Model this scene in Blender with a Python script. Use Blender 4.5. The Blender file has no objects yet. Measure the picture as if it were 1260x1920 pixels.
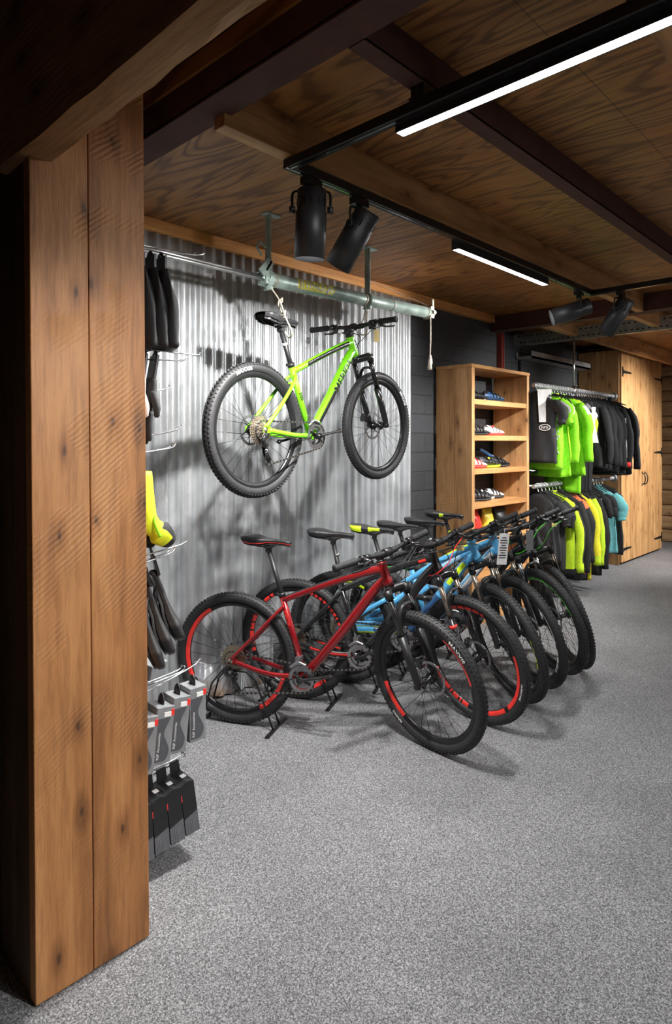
import bpy, bmesh, math, random
from math import pi, sin, cos, radians
from mathutils import Vector as V, Matrix as M
random.seed(7)
sc = bpy.context.scene
COL = sc.collection

# ---------------------------------------------------------------- camera, world, exposure
cd = bpy.data.cameras.new('camera'); cam = bpy.data.objects.new('camera', cd); COL.objects.link(cam)
cd.sensor_fit = 'HORIZONTAL'; cd.sensor_width = 36; cd.lens = 36*1188/1260
cd.shift_y = -130/1260; cd.clip_start = .05
cam.location = (0, 0, 1.57)
cam.rotation_euler = (pi/2, 0, math.atan(1130/1188)-pi/2)
sc.camera = cam
w = bpy.data.worlds.new('world'); sc.world = w; w.use_nodes = True
w.node_tree.nodes['Background'].inputs[0].default_value = (.9, .95, 1, 1)
w.node_tree.nodes['Background'].inputs[1].default_value = .05
sc.view_settings.view_transform = 'Standard'; sc.view_settings.look = 'None'
sc.view_settings.gamma = 1; sc.view_settings.use_curve_mapping = False
sc.view_settings.exposure = 1.0
LED_STRENGTH = 60.0
LED_COLOR = (.97, .985, 1)
SPOT_WATTS = dict(near=80, near2=78, far=36, far2=110, rail=150, doors=260, pillar=120)
SPOT_COLOR = (1, .98, .955)

# ---------------------------------------------------------------- helpers
class MB:
    def __init__(s): s.v, s.f, s.m, s.s = [], [], [], []
    def add(s, vs, fs, mi=0, smooth=False):
        o = len(s.v); s.v += [V(p) for p in vs]
        for k, f in enumerate(fs):
            s.f.append([o+i for i in f]); s.m.append(mi[k] if isinstance(mi, list) else mi); s.s.append(smooth)
        return s
    def box(s, c, d, mi=0, R=None):
        c = V(c); P = []
        for x in (-.5, .5):
            for y in (-.5, .5):
                for z in (-.5, .5):
                    p = V((x*d[0], y*d[1], z*d[2])); P.append(c+(R @ p if R else p))
        return s.add(P, [(0,1,3,2),(4,6,7,5),(0,4,5,1),(2,3,7,6),(0,2,6,4),(1,5,7,3)], mi)
    def bx(s, lo, hi, mi=0):
        lo, hi = V(lo), V(hi); return s.box((lo+hi)/2, hi-lo, mi)
    def tube(s, pts, r, n=10, mi=0, cap=True, closed=False, sc=(1, 1), mf=None, up=None):
        P = [V(p) for p in pts]; L = len(P); rs = r if isinstance(r, (list, tuple)) else [r]*L
        T = []
        for i in range(L):
            a = P[(i-1) % L] if closed else P[max(i-1, 0)]; b = P[(i+1) % L] if closed else P[min(i+1, L-1)]
            T.append((b-a).normalized())
        u = V(up) if up else (V((0, 0, 1)) if abs(T[0].z) < .9 else V((1, 0, 0)))
        u = (u-T[0]*u.dot(T[0])).normalized(); vs = []
        for i in range(L):
            u = (u-T[i]*u.dot(T[i])).normalized(); w_ = T[i].cross(u)
            for j in range(n):
                a = 2*pi*j/n; vs.append(P[i]+(u*cos(a)*sc[0]+w_*sin(a)*sc[1])*rs[i])
        fs, ms = [], []
        for i in range(L if closed else L-1):
            for j in range(n):
                k = (i+1) % L
                fs.append((i*n+j, i*n+(j+1) % n, k*n+(j+1) % n, k*n+j)); ms.append(mf(i/(L-1), j/n) if mf else mi)
        s.add(vs, fs, ms, True)
        if cap and not closed:
            o = len(s.v)-len(vs)
            for k, rev in ((0, True), (L-1, False)):
                f = [o+k*n+j for j in range(n)]
                s.f.append(f[::-1] if rev else f); s.m.append(ms[0] if k == 0 else ms[-1]); s.s.append(False)
        return s
    def cyl(s, a, b, r, r2=None, n=14, mi=0): return s.tube([a, b], [r, r if r2 is None else r2], n, mi)
    def lathe(s, c, axis, prof, n=24, mi=0, mf=None, smooth=True, closed=False):
        c = V(c); ax = V(axis).normalized(); u = ax.orthogonal().normalized()
        if abs(ax.y) > .99: u = V((1, 0, 0))
        w_ = V((0, 0, 1)) if abs(ax.y) > .99 else ax.cross(u)
        vs = []; L = len(prof)
        for i in range(n):
            a = 2*pi*i/n; d = u*cos(a)+w_*sin(a)
            for r, h in prof: vs.append(c+d*r+ax*h)
        fs, ms = [], []
        for i in range(n):
            k = (i+1) % n
            for j in range(L if closed else L-1):
                q = (j+1) % L
                fs.append((i*L+j, i*L+q, k*L+q, k*L+j)); ms.append(mf(i/n, j) if mf else mi)
        return s.add(vs, fs, ms, smooth)
    def grid(s, rows, mi=0, cu=False, capr=False, smooth=True, mf=None):
        nr, nc = len(rows), len(rows[0]); vs = [p for r in rows for p in r]; fs, ms = [], []
        for i in range(nr-1):
            for j in range(nc if cu else nc-1):
                k = (j+1) % nc
                fs.append((i*nc+j, i*nc+k, (i+1)*nc+k, (i+1)*nc+j)); ms.append(mf(i/(nr-1), j/nc) if mf else mi)
        if capr:
            fs.append(list(range(nc))[::-1]); ms.append(ms[0]); fs.append([(nr-1)*nc+j for j in range(nc)]); ms.append(ms[-1])
        return s.add(vs, fs, ms, smooth)
    def prism(s, poly, d, mi=0):
        n = len(poly); P = [V(p) for p in poly]; d = V(d)
        fs = [list(range(n))[::-1], [n+i for i in range(n)]]+[(i, (i+1) % n, n+(i+1) % n, n+i) for i in range(n)]
        return s.add(P+[p+d for p in P], fs, mi)
    def xf(s, m): s.v = [m @ p for p in s.v]; return s
    def text(s, body, fn, size=1, mi=0, bold=.0):
        vs, fs = text_polys(body, bold)
        return s.add([fn(x*size, y*size) for x, y in vs], fs, mi)
    def mesh(s, name, mats):
        me = bpy.data.meshes.new(name); me.from_pydata([tuple(p) for p in s.v], [], s.f)
        for m_ in (mats if isinstance(mats, (list, tuple)) else [mats]): me.materials.append(m_)
        me.polygons.foreach_set('material_index', s.m); me.polygons.foreach_set('use_smooth', s.s); me.update()
        return me
    def build(s, name, mats, parent=None, bevel=0, **kw):
        o = link(name, s.mesh(name, mats), parent)
        if bevel:
            b = o.modifiers.new('bevel', 'BEVEL'); b.width = bevel; b.segments = 2; b.limit_method = 'ANGLE'; b.harden_normals = False
        for k, v_ in kw.items(): o[k] = v_
        return o

_txt = {}
def text_polys(body, bold=0):
    """flat outline mesh of a word: width along x, height along y, origin at its left foot"""
    if (body, bold) in _txt: return _txt[(body, bold)]
    cu = bpy.data.curves.new('lettering', 'FONT'); cu.body = body; cu.size = 1; cu.resolution_u = 3; cu.offset = bold
    o = bpy.data.objects.new('lettering', cu); COL.objects.link(o); dg = bpy.context.evaluated_depsgraph_get()
    me = bpy.data.meshes.new_from_object(o.evaluated_get(dg))
    bm = bmesh.new(); bm.from_mesh(me); bmesh.ops.triangulate(bm, faces=bm.faces[:])
    for lim in (.35, .2, .12):                                       # short edges, so that words can wrap round tubes
        bmesh.ops.subdivide_edges(bm, edges=[e for e in bm.edges if e.calc_length() > lim], cuts=1)
        bmesh.ops.triangulate(bm, faces=bm.faces[:])
    bm.verts.index_update()
    r = ([(p.co.x, p.co.y) for p in bm.verts], [tuple(q.index for q in p.verts) for p in bm.faces]); bm.free()
    bpy.data.objects.remove(o); bpy.data.curves.remove(cu); bpy.data.meshes.remove(me)
    _txt[(body, bold)] = r
    return r
def text_width(body, bold=0): return max(x for x, y in text_polys(body, bold)[0])

def link(name, data, parent=None, mat=None):
    o = bpy.data.objects.new(name, data); COL.objects.link(o)
    if parent: o.parent = parent
    if mat is not None: o.matrix_local = mat
    return o
def tag(o, label, cat, group=None):
    o['label'] = label; o['category'] = cat
    if group: o['group'] = group
    return o
def thing(name, label, cat, loc=(0, 0, 0), rot=(0, 0, 0), group=None):
    o = bpy.data.objects.new(name, None); COL.objects.link(o); o.location = loc; o.rotation_euler = rot; o.empty_display_size = .1
    return tag(o, label, cat, group)
def struct(name, mb, mats, **kw):
    o = mb.build(name, mats, **kw); o['kind'] = 'structure'; return o
def smoothpath(pts, k=6):
    P = [V(p) for p in pts]; out = []
    for i in range(len(P)-1):
        a, b, c, d = P[max(i-1, 0)], P[i], P[i+1], P[min(i+2, len(P)-1)]
        for q in range(k):
            t = q/k; out.append(.5*((2*b)+(c-a)*t+(2*a-5*b+4*c-d)*t*t+(3*b-a-3*c+d)*t**3))
    return out+[P[-1]]

# ---------------------------------------------------------------- materials
def nt(name):
    m = bpy.data.materials.new(name); m.use_nodes = True; t = m.node_tree
    return m, t, t.nodes['Principled BSDF']
def N(t, typ, **kw):
    n = t.nodes.new('ShaderNode'+typ)
    for k, v_ in kw.items():
        if k.startswith('i_'): n.inputs[k[2:].replace('_', ' ')].default_value = v_
        else: setattr(n, k, v_)
    return n
def ramp(t, stops, src=None, interp='LINEAR'):
    n = t.nodes.new('ShaderNodeValToRGB'); r = n.color_ramp; r.interpolation = interp
    while len(r.elements) < len(stops): r.elements.new(.5)
    for e, (p, c) in zip(r.elements, stops): e.position = p; e.color = (c if len(c) == 4 else (*c, 1)) if hasattr(c, '__len__') else (c, c, c, 1)
    if src is not None: t.links.new(src, n.inputs[0])
    return n
def mixc(t, a, b, fac, mode='MIX'):
    n = t.nodes.new('ShaderNodeMix'); n.data_type = 'RGBA'; n.blend_type = mode
    for sock, val in ((n.inputs[0], fac), (n.inputs[6], a), (n.inputs[7], b)):
        if hasattr(val, 'is_linked'): t.links.new(val, sock)
        else: sock.default_value = val if not hasattr(val, '__len__') else (*val[:3], 1)
    return n.outputs[2]
def bump(t, bs, h, strength=.3, dist=.01):
    b = N(t, 'Bump'); b.inputs['Strength'].default_value = strength; b.inputs['Distance'].default_value = dist
    t.links.new(h, b.inputs['Height']); t.links.new(b.outputs[0], bs.inputs['Normal'])
def plain(name, c, rough=.5, metal=0, coat=0, var=.12, scale=30, bmp=0, sheen=0):
    m, t, b = nt(name)
    tc = N(t, 'TexCoord'); nz = N(t, 'TexNoise', i_Scale=scale, i_Detail=3); t.links.new(tc.outputs['Object'], nz.inputs['Vector'])
    r = ramp(t, [(.3, tuple(x*(1-var) for x in c)), (.7, tuple(min(1, x*(1+var)) for x in c))], nz.outputs['Fac'])
    t.links.new(r.outputs[0], b.inputs['Base Color'])
    b.inputs['Roughness'].default_value = rough; b.inputs['Metallic'].default_value = metal
    if coat: b.inputs['Coat Weight'].default_value = coat; b.inputs['Coat Roughness'].default_value = .08
    if sheen: b.inputs['Sheen Weight'].default_value = sheen
    if bmp: bump(t, b, nz.outputs['Fac'], bmp, .004)
    return m
def wood(name, dark, mid, light, axis='z', rough=.55, knots=True, saw=.0, freq=1.0, stain=.35):
    """sawn softwood: grain runs along the given axis"""
    m, t, b = nt(name); L = t.links
    tc = N(t, 'TexCoord'); mp = N(t, 'Mapping'); L.new(tc.outputs['Object'], mp.inputs['Vector'])
    k = {'x': 0, 'y': 1, 'z': 2}[axis]; s = [9*freq]*3; s[k] = .7*freq; mp.inputs['Scale'].default_value = s
    oi = N(t, 'ObjectInfo'); add = N(t, 'VectorMath', operation='ADD'); L.new(mp.outputs[0], add.inputs[0])
    mul = N(t, 'Math', operation='MULTIPLY'); mul.inputs[1].default_value = 37; L.new(oi.outputs['Random'], mul.inputs[0]); L.new(mul.outputs[0], add.inputs[1])
    # grain bends around the knots
    sp = N(t, 'SeparateXYZ'); L.new(tc.outputs['Object'], sp.inputs[0]); o1, o2 = [q for q in (0, 1, 2) if q != k]
    ac = N(t, 'Math', operation='ADD'); L.new(sp.outputs[o1], ac.inputs[0]); L.new(sp.outputs[o2], ac.inputs[1])
    fl = N(t, 'CombineXYZ'); L.new(ac.outputs[0], fl.inputs[0]); L.new(sp.outputs[k], fl.inputs[1])
    mp2 = N(t, 'Mapping'); mp2.inputs['Scale'].default_value = (5.5*freq, 2.3*freq, 1); L.new(fl.outputs[0], mp2.inputs['Vector']); L.new(mul.outputs[0], mp2.inputs['Location'])
    vo = N(t, 'TexVoronoi', i_Scale=1.0); vo.voronoi_dimensions = '2D'; L.new(mp2.outputs[0], vo.inputs['Vector'])
    n1 = N(t, 'TexNoise', i_Scale=1.2, i_Detail=4, i_Roughness=.6); L.new(add.outputs[0], n1.inputs['Vector'])
    n2 = N(t, 'TexNoise', i_Scale=9, i_Detail=3, i_Roughness=.7); L.new(add.outputs[0], n2.inputs['Vector'])
    kr = ramp(t, [(0, 1), (.22, 0)], vo.outputs['Distance'])
    su = N(t, 'Math', operation='MULTIPLY_ADD'); L.new(kr.outputs[0], su.inputs[0]); su.inputs[1].default_value = -.28 if knots else 0; L.new(n1.outputs['Fac'], su.inputs[2])
    c1 = ramp(t, [(.28, dark), (.48, mid), (.68, light)], su.outputs[0])
    c2 = mixc(t, c1.outputs[0], ramp(t, [(.36, (.66, .6, .54)), (.56, (1.06, 1.04, 1.0))], n2.outputs['Fac']).outputs[0], .6, 'MULTIPLY')
    n3 = N(t, 'TexNoise', i_Scale=2.2, i_Detail=2); L.new(tc.outputs['Object'], n3.inputs['Vector'])
    c3 = mixc(t, c2, ramp(t, [(.33, (.62, .56, .5)), (.55, (1.04, 1.02, 1.0))], n3.outputs['Fac']).outputs[0], stain, 'MULTIPLY')
    if knots:
        nk = N(t, 'Math', operation='MULTIPLY_ADD'); L.new(n2.outputs['Fac'], nk.inputs[0]); nk.inputs[1].default_value = .07; L.new(vo.outputs['Distance'], nk.inputs[2])
        kk = ramp(t, [(.055, .8), (.085, 0)], nk.outputs[0])
        c3 = mixc(t, c3, tuple(x*.28 for x in dark), kk.outputs[0])
    L.new(c3, b.inputs['Base Color']); b.inputs['Roughness'].default_value = rough
    h = n2.outputs['Fac']
    if saw:
        mp3 = N(t, 'Mapping'); mp3.inputs['Rotation'].default_value = (0, .7, 0); L.new(tc.outputs['Object'], mp3.inputs['Vector'])
        wv = N(t, 'TexWave', i_Scale=22, i_Distortion=2.5, i_Detail=1); wv.bands_direction = 'Z'; L.new(mp3.outputs[0], wv.inputs['Vector'])
        n4 = N(t, 'TexNoise', i_Scale=5); L.new(tc.outputs['Object'], n4.inputs['Vector'])
        mk = ramp(t, [(.5, 0), (.66, saw)], n4.outputs['Fac'])
        ad = N(t, 'Math', operation='MULTIPLY_ADD'); L.new(wv.outputs['Fac'], ad.inputs[0]); L.new(mk.outputs[0], ad.inputs[1]); L.new(h, ad.inputs[2]); h = ad.outputs[0]
    bump(t, b, h, .25, .006)
    return m
def plywood(name):
    m, t, b = nt(name); L = t.links
    tc = N(t, 'TexCoord'); mp = N(t, 'Mapping'); mp.inputs['Scale'].default_value = (2.7, .42, 1); L.new(tc.outputs['Object'], mp.inputs['Vector'])
    n0 = N(t, 'TexNoise', i_Scale=1.5, i_Detail=2.5, i_Roughness=.5, i_Distortion=.6); L.new(mp.outputs[0], n0.inputs['Vector'])
    ml = N(t, 'Math', operation='MULTIPLY'); ml.inputs[1].default_value = 90; L.new(n0.outputs['Fac'], ml.inputs[0])
    sn = N(t, 'Math', operation='SINE'); L.new(ml.outputs[0], sn.inputs[0])
    c = ramp(t, [(.0, (.38, .18, .052)), (.6, (.32, .14, .039)), (.95, (.165, .067, .018))], None)
    mr = N(t, 'MapRange'); mr.inputs[1].default_value = -1; mr.inputs[2].default_value = 1; L.new(sn.outputs[0], mr.inputs[0]); L.new(mr.outputs[0], c.inputs[0])
    mp2 = N(t, 'Mapping'); mp2.inputs['Scale'].default_value = (60, 3, 1); L.new(tc.outputs['Object'], mp2.inputs['Vector'])
    n1 = N(t, 'TexNoise', i_Scale=1.6, i_Detail=3); L.new(mp2.outputs[0], n1.inputs['Vector'])
    c2 = mixc(t, c.outputs[0], ramp(t, [(.35, (.72, .68, .62)), (.6, (1.1, 1.08, 1.02))], n1.outputs['Fac']).outputs[0], .7, 'MULTIPLY')
    n2 = N(t, 'TexNoise', i_Scale=1.1, i_Detail=2); L.new(tc.outputs['Object'], n2.inputs['Vector'])
    c3 = mixc(t, c2, ramp(t, [(.4, (.78, .7, .62)), (.62, (1.08, 1.04, .98))], n2.outputs['Fac']).outputs[0], .6, 'MULTIPLY')
    # sheet joints
    br = N(t, 'TexBrick', i_Scale=1.0); br.offset = .5; br.inputs['Color1'].default_value = (1, 1, 1, 1); br.inputs['Color2'].default_value = (.9, .88, .86, 1); br.inputs['Mortar'].default_value = (.3, .26, .22, 1)
    br.inputs['Mortar Size'].default_value = .0025; br.inputs['Brick Width'].default_value = 2.44; br.inputs['Row Height'].default_value = 1.22
    mp4 = N(t, 'Mapping'); mp4.inputs['Location'].default_value = (.7, .35, 0); L.new(tc.outputs['Object'], mp4.inputs['Vector']); L.new(mp4.outputs[0], br.inputs['Vector'])
    c4 = mixc(t, c3, br.outputs['Color'], .8, 'MULTIPLY')
    L.new(c4, b.inputs['Base Color']); b.inputs['Roughness'].default_value = .5; bump(t, b, mr.outputs[0], .08, .003)
    return m
def blocks(name):
    m, t, b = nt(name); L = t.links
    tc = N(t, 'TexCoord'); sx = N(t, 'SeparateXYZ'); cx = N(t, 'CombineXYZ'); L.new(tc.outputs['Object'], sx.inputs[0]); L.new(sx.outputs[0], cx.inputs[0]); L.new(sx.outputs[2], cx.inputs[1])
    br = N(t, 'TexBrick', i_Scale=1.0); br.offset = .5
    br.inputs['Color1'].default_value = (.033, .036, .0405, 1); br.inputs['Color2'].default_value = (.027, .0295, .033, 1); br.inputs['Mortar'].default_value = (.016, .018, .02, 1)
    br.inputs['Mortar Size'].default_value = .006; br.inputs['Mortar Smooth'].default_value = .4; br.inputs['Brick Width'].default_value = .45; br.inputs['Row Height'].default_value = .165
    L.new(cx.outputs[0], br.inputs['Vector'])
    nz = N(t, 'TexNoise', i_Scale=26, i_Detail=5); L.new(tc.outputs['Object'], nz.inputs['Vector'])
    c = mixc(t, br.outputs['Color'], ramp(t, [(.35, .75), (.65, 1.15)], nz.outputs['Fac']).outputs[0], .7, 'MULTIPLY'); L.new(c, b.inputs['Base Color'])
    b.inputs['Roughness'].default_value = .62
    ma = N(t, 'Math', operation='MULTIPLY_ADD'); L.new(br.outputs['Fac'], ma.inputs[0]); ma.inputs[1].default_value = -2; L.new(nz.outputs['Fac'], ma.inputs[2]); bump(t, b, ma.outputs[0], .5, .006)
    return m
def galvanised(name):
    m, t, b = nt(name); L = t.links
    tc = N(t, 'TexCoord'); mp = N(t, 'Mapping'); mp.inputs['Scale'].default_value = (20, 1, .4); L.new(tc.outputs['Object'], mp.inputs['Vector'])
    n1 = N(t, 'TexNoise', i_Scale=1, i_Detail=5, i_Roughness=.65); L.new(mp.outputs[0], n1.inputs['Vector'])
    n2 = N(t, 'TexNoise', i_Scale=5, i_Detail=6, i_Roughness=.7); L.new(tc.outputs['Object'], n2.inputs['Vector'])
    mp3 = N(t, 'Mapping'); mp3.inputs['Scale'].default_value = (7, 1, .8); L.new(tc.outputs['Object'], mp3.inputs['Vector'])
    n3 = N(t, 'TexNoise', i_Scale=1.3, i_Detail=7, i_Roughness=.75); L.new(mp3.outputs[0], n3.inputs['Vector'])
    c = ramp(t, [(.3, (.3, .315, .33)), (.5, (.42, .435, .45)), (.68, (.56, .57, .58))], n1.outputs['Fac'])
    c2 = mixc(t, c.outputs[0], ramp(t, [(.32, .82), (.6, 1.08)], n2.outputs['Fac']).outputs[0], .8, 'MULTIPLY')
    c3 = mixc(t, c2, (.8, .8, .79), ramp(t, [(.62, 0), (.72, .7)], n3.outputs['Fac']).outputs[0])        # white bloom
    n4 = N(t, 'TexNoise', i_Scale=3.2, i_Detail=6, i_Roughness=.75); L.new(mp3.outputs[0], n4.inputs['Vector'])
    c4 = mixc(t, c3, (.26, .19, .13), ramp(t, [(.6, 0), (.73, .75)], n4.outputs['Fac']).outputs[0])       # rust
    sx = N(t, 'SeparateXYZ'); L.new(tc.outputs['Object'], sx.inputs[0])
    lo = N(t, 'MapRange'); lo.inputs[1].default_value = .02; lo.inputs[2].default_value = .17; lo.inputs[3].default_value = 1; lo.inputs[4].default_value = 0; L.new(sx.outputs[2], lo.inputs[0])
    lm = N(t, 'Math', operation='MULTIPLY'); L.new(lo.outputs[0], lm.inputs[0]); L.new(ramp(t, [(.4, 0), (.6, 1)], n2.outputs['Fac']).outputs[0], lm.inputs[1])
    c5 = mixc(t, c4, (.2, .12, .07), lm.outputs[0])
    L.new(c5, b.inputs['Base Color'])
    b.inputs['Metallic'].default_value = .4
    L.new(ramp(t, [(.3, .28), (.7, .5)], n2.outputs['Fac']).outputs[0], b.inputs['Roughness']); bump(t, b, n2.outputs['Fac'], .05, .004)
    return m
def carpet(name):
    m, t, b = nt(name); L = t.links
    tc = N(t, 'TexCoord')
    v1 = N(t, 'TexVoronoi', i_Scale=300.0); L.new(tc.outputs['Object'], v1.inputs['Vector'])
    bw = N(t, 'RGBToBW'); L.new(v1.outputs['Color'], bw.inputs[0])
    n1 = N(t, 'TexNoise', i_Scale=140, i_Detail=3); L.new(tc.outputs['Object'], n1.inputs['Vector'])
    mx = N(t, 'Math', operation='ADD'); L.new(bw.outputs[0], mx.inputs[0]); L.new(n1.outputs['Fac'], mx.inputs[1])
    c = ramp(t, [(.2, (.03, .03, .033)), (.38, (.09, .09, .095)), (.53, (.2, .2, .207)), (.74, (.42, .42, .427))], None)
    hv = N(t, 'Math', operation='MULTIPLY'); hv.inputs[1].default_value = .5; L.new(mx.outputs[0], hv.inputs[0]); L.new(hv.outputs[0], c.inputs[0])
    n2 = N(t, 'TexNoise', i_Scale=1.6, i_Detail=3); L.new(tc.outputs['Object'], n2.inputs['Vector'])
    c2 = mixc(t, c.outputs[0], ramp(t, [(.35, .86), (.65, 1.06)], n2.outputs['Fac']).outputs[0], 1, 'MULTIPLY')
    L.new(c2, b.inputs['Base Color']); b.inputs['Roughness'].default_value = .8; bump(t, b, hv.outputs[0], .3, .004)
    return m
def emit(name, col, s):
    m, t, b = nt(name); b.inputs['Base Color'].default_value = (.8, .8, .8, 1)
    b.inputs['Emission Color'].default_value = (*col, 1); b.inputs['Emission Strength'].default_value = s
    return m

X = {}
X['pine_z'] = wood('sawn_pine', (.24, .098, .03), (.45, .195, .066), (.56, .27, .1), 'z', saw=2.2, freq=1.15, stain=.45)
X['beam_y'] = wood('rough_beam_timber', (.19, .095, .04), (.34, .185, .08), (.45, .27, .13), 'y', rough=.75, saw=.5)
X['dark_z'] = wood('dark_boards', (.05, .028, .014), (.085, .046, .022), (.12, .066, .032), 'z', rough=.6)
X['joist_x'] = wood('joist_timber', (.27, .13, .045), (.45, .235, .095), (.58, .33, .15), 'x')
X['trim_x'] = wood('trim_timber', (.48, .2, .055), (.64, .29, .085), (.74, .38, .13), 'x', knots=False)
X['shelf_z'] = wood('bookcase_timber_upright', (.3, .145, .055), (.52, .28, .115), (.62, .36, .165), 'z', saw=.6)
X['shelf_x'] = wood('bookcase_timber_shelf', (.36, .17, .055), (.56, .285, .105), (.66, .37, .15), 'x', knots=False)
X['cup_z'] = wood('wardrobe_timber', (.36, .18, .066), (.56, .31, .125), (.66, .395, .18), 'z', freq=1.15, stain=.25)
X['log_y'] = wood('log_timber', (.38, .22, .1), (.55, .34, .17), (.64, .42, .22), 'y')
X['ply'] = plywood('ceiling_plywood')
X['block'] = blocks('grey_blockwork')
X['galv'] = galvanised('galvanised_sheet')
X['carpet'] = carpet('speckled_floor')
X['steelbrown'] = plain('brown_painted_steel', (.075, .03, .024), .85, 0, var=.2, scale=8)
X['redpaint'] = plain('red_oxide_paint', (.3, .05, .04), .6)
X['black'] = plain('black_paint', (.012, .012, .013), .42)
X['blackgloss'] = plain('black_gloss', (.012, .012, .013), .2, coat=.6)
X['blackplastic'] = plain('black_plastic', (.018, .018, .019), .5)
X['lampblack'] = plain('lamp_black', (.02, .021, .023), .45)
X['rubber'] = plain('tyre_rubber', (.022, .022, .023), .6, var=.2, scale=60)
X['grip'] = plain('grip_rubber', (.02, .02, .021), .7, bmp=.3, scale=300)
X['rim'] = plain('rim_black', (.02, .02, .022), .28, .4)
X['spoke'] = plain('spoke_steel', (.05, .05, .055), .3, .9)
X['chrome'] = plain('polished_steel', (.7, .7, .72), .18, 1)
X['steel'] = plain('dull_steel', (.42, .42, .43), .35, .95)
X['galvdull'] = plain('galvanised_rail', (.4, .41, .42), .45, .7, var=.25, scale=12)
X['chainmat'] = plain('chain_steel', (.3, .28, .25), .35, .9)
X['cogs'] = plain('cassette_steel', (.42, .36, .28), .35, .85)
X['tan'] = plain('tan_stanchion', (.36, .3, .24), .22, .85)
X['silver'] = plain('silver_stanchion', (.65, .65, .67), .15, 1)
X['red'] = plain('metallic_red', (.34, .01, .014), .26, .5, coat=.8, var=.08)
X['redbright'] = plain('bright_red', (.85, .04, .03), .35, coat=.3)
X['lime'] = plain('lime_green', (.18, .62, .012), .3, 0, coat=.7, var=.05)
X['limeyellow'] = plain('lime_yellow', (.62, .82, .02), .35, coat=.4)
X['blue'] = plain('bike_blue', (.1, .42, .75), .28, .1, coat=.7, var=.06)
X['darkblue'] = plain('dark_blue', (.02, .07, .17), .35, coat=.5)
X['greenneon'] = plain('neon_green', (.12, .85, .05), .4)
X['white'] = plain('white_paint', (.8, .8, .79), .5)
X['anthracite'] = plain('anthracite', (.045, .047, .05), .4, coat=.3)
X['paleblue'] = plain('pale_blue', (.4, .65, .85), .35, coat=.4)
X['sagegreen'] = plain('weathered_green_tube', (.3, .38, .34), .4, .35, var=.35, scale=14, bmp=.1)
X['yellowprint'] = plain('yellow_print', (.72, .62, .05), .5)
X['rope'] = plain('rope_fibre', (.45, .4, .32), .9, bmp=.5, scale=200)
X['tagyellow'] = plain('yellow_card', (.65, .5, .2), .7)
X['tagwhite'] = plain('white_card', (.75, .75, .74), .6)
X['iron'] = plain('black_iron', (.02, .019, .018), .5, .5)
X['led'] = emit('led_diffuser', LED_COLOR, LED_STRENGTH)
X['lens'] = emit('lamp_lens', SPOT_COLOR, 30)

# ---------------------------------------------------------------- the setting
struct('floor', MB().bx((-2.2, -4.2, -.05), (11, 3.7, 0)), X['carpet'])
struct('ceiling', MB().bx((1.22, -4.2, 2.82), (5.66, 3.3, 2.88)), X['ply'])
struct('ceiling_side', MB().bx((-2.2, -4.2, 2.93), (1.28, 3.3, 2.99)), X['ply'])
struct('ceiling_far', MB().bx((5.6, -4.2, 2.86), (11, 3.7, 2.92)), X['ply'])
struct('wall_back', MB().bx((-2.2, 3.225, 0), (5.84, 3.3, 2.9)).bx((5.8, 3.5, 0), (11, 3.6, 2.95)).bx((5.8, 3.225, 0), (5.84, 3.6, 2.9)), X['block'])
struct('wall_left', MB().bx((-2.3, -4.2, 0), (-2.2, 3.3, 2.95)), X['dark_z'])
struct('wall_front', MB().bx((-2.3, -4.3, 0), (11, -4.2, 2.95)), plain('cream_wall', (.42, .4, .37), .8))
struct('wall_partition', MB().bx((-2.2, 2.12, 0), (1.0, 2.18, 2.93)), X['dark_z'])
lg = MB(); zz = 0.0; k = 0
while zz < 2.88:                                                    # rounded timber courses
    hgt = .2+.035*sin(k*2.7); pr = [(.0, 0), (.035, .012), (.05, .05), (.05, hgt-.05), (.035, hgt-.012), (0, hgt)]
    lg.prism([(10.9-a, -4.2, zz+b) for a, b in pr]+[(11, -4.2, zz+hgt), (11, -4.2, zz)], (0, 7.7, 0)); zz += hgt; k += 1
struct('wall_right', lg, X['log_y'])

# corrugated sheet cladding: real waves, two lapped widths
cg = MB()
for (x0, x1, off, z0) in ((.92, 2.62, 0, 0), (2.56, 4.255, .004, 0)):
    rows = []; n = int((x1-x0)/.0063)
    for z in [0, .012, .35, .7, 1.1, 1.5, 1.9, 2.3, 2.6, 2.752]:
        row = []
        for i in range(n+1):
            x = x0+(x1-x0)*i/n; zb = z+(.012*sin(x*9)+.008*sin(x*23) if z < .01 else 0)
            row.append((x, 3.194-off+.0105*sin(2*pi*x/.076)+.002*sin(x*3+z*2), zb+.012 if z < .01 else z))
        rows.append(row)
    cg.grid(rows)
o = struct('wall_back_sheeting', cg, X['galv']); s_ = o.modifiers.new('thickness', 'SOLIDIFY'); s_.thickness = .0015
struct('trim_1', MB().bx((.9, 3.165, 2.752), (5.6, 3.222, 2.82)), X['trim_x'], bevel=.002)

# timber pillar: two wide front planks over side boards (the old post leans a hair)
lean = M(((1, 0, -.008, 0), (0, 1, 0, 0), (0, 0, 1, 0), (0, 0, 0, 1)))
pl = struct('pillar', MB().bx((.722, 1.86, 0), (1.03, 2.08, 2.9)).xf(lean), X['dark_z'])
a = MB().bx((.70, 1.815, .004), (.866, 1.856, 2.75)).xf(lean).build('plank', X['pine_z'], pl, bevel=.003)
a = MB().bx((.8685, 1.816, .004), (1.05, 1.857, 2.9)).xf(lean).build('plank', X['pine_z'], pl, bevel=.003)
for k in range(2):
    MB().bx((.702, 1.859+k*.112, .0), (.726, 1.968+k*.112, 2.75)).xf(lean).build('side_board', X['dark_z'], pl, bevel=.003)  # left face: its shadow is put into the dark board colour
    MB().bx((1.03, 1.859+k*.112, .0), (1.052, 1.968+k*.112, 2.82)).xf(lean).build('side_board', X['pine_z'], pl, bevel=.003)

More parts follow.
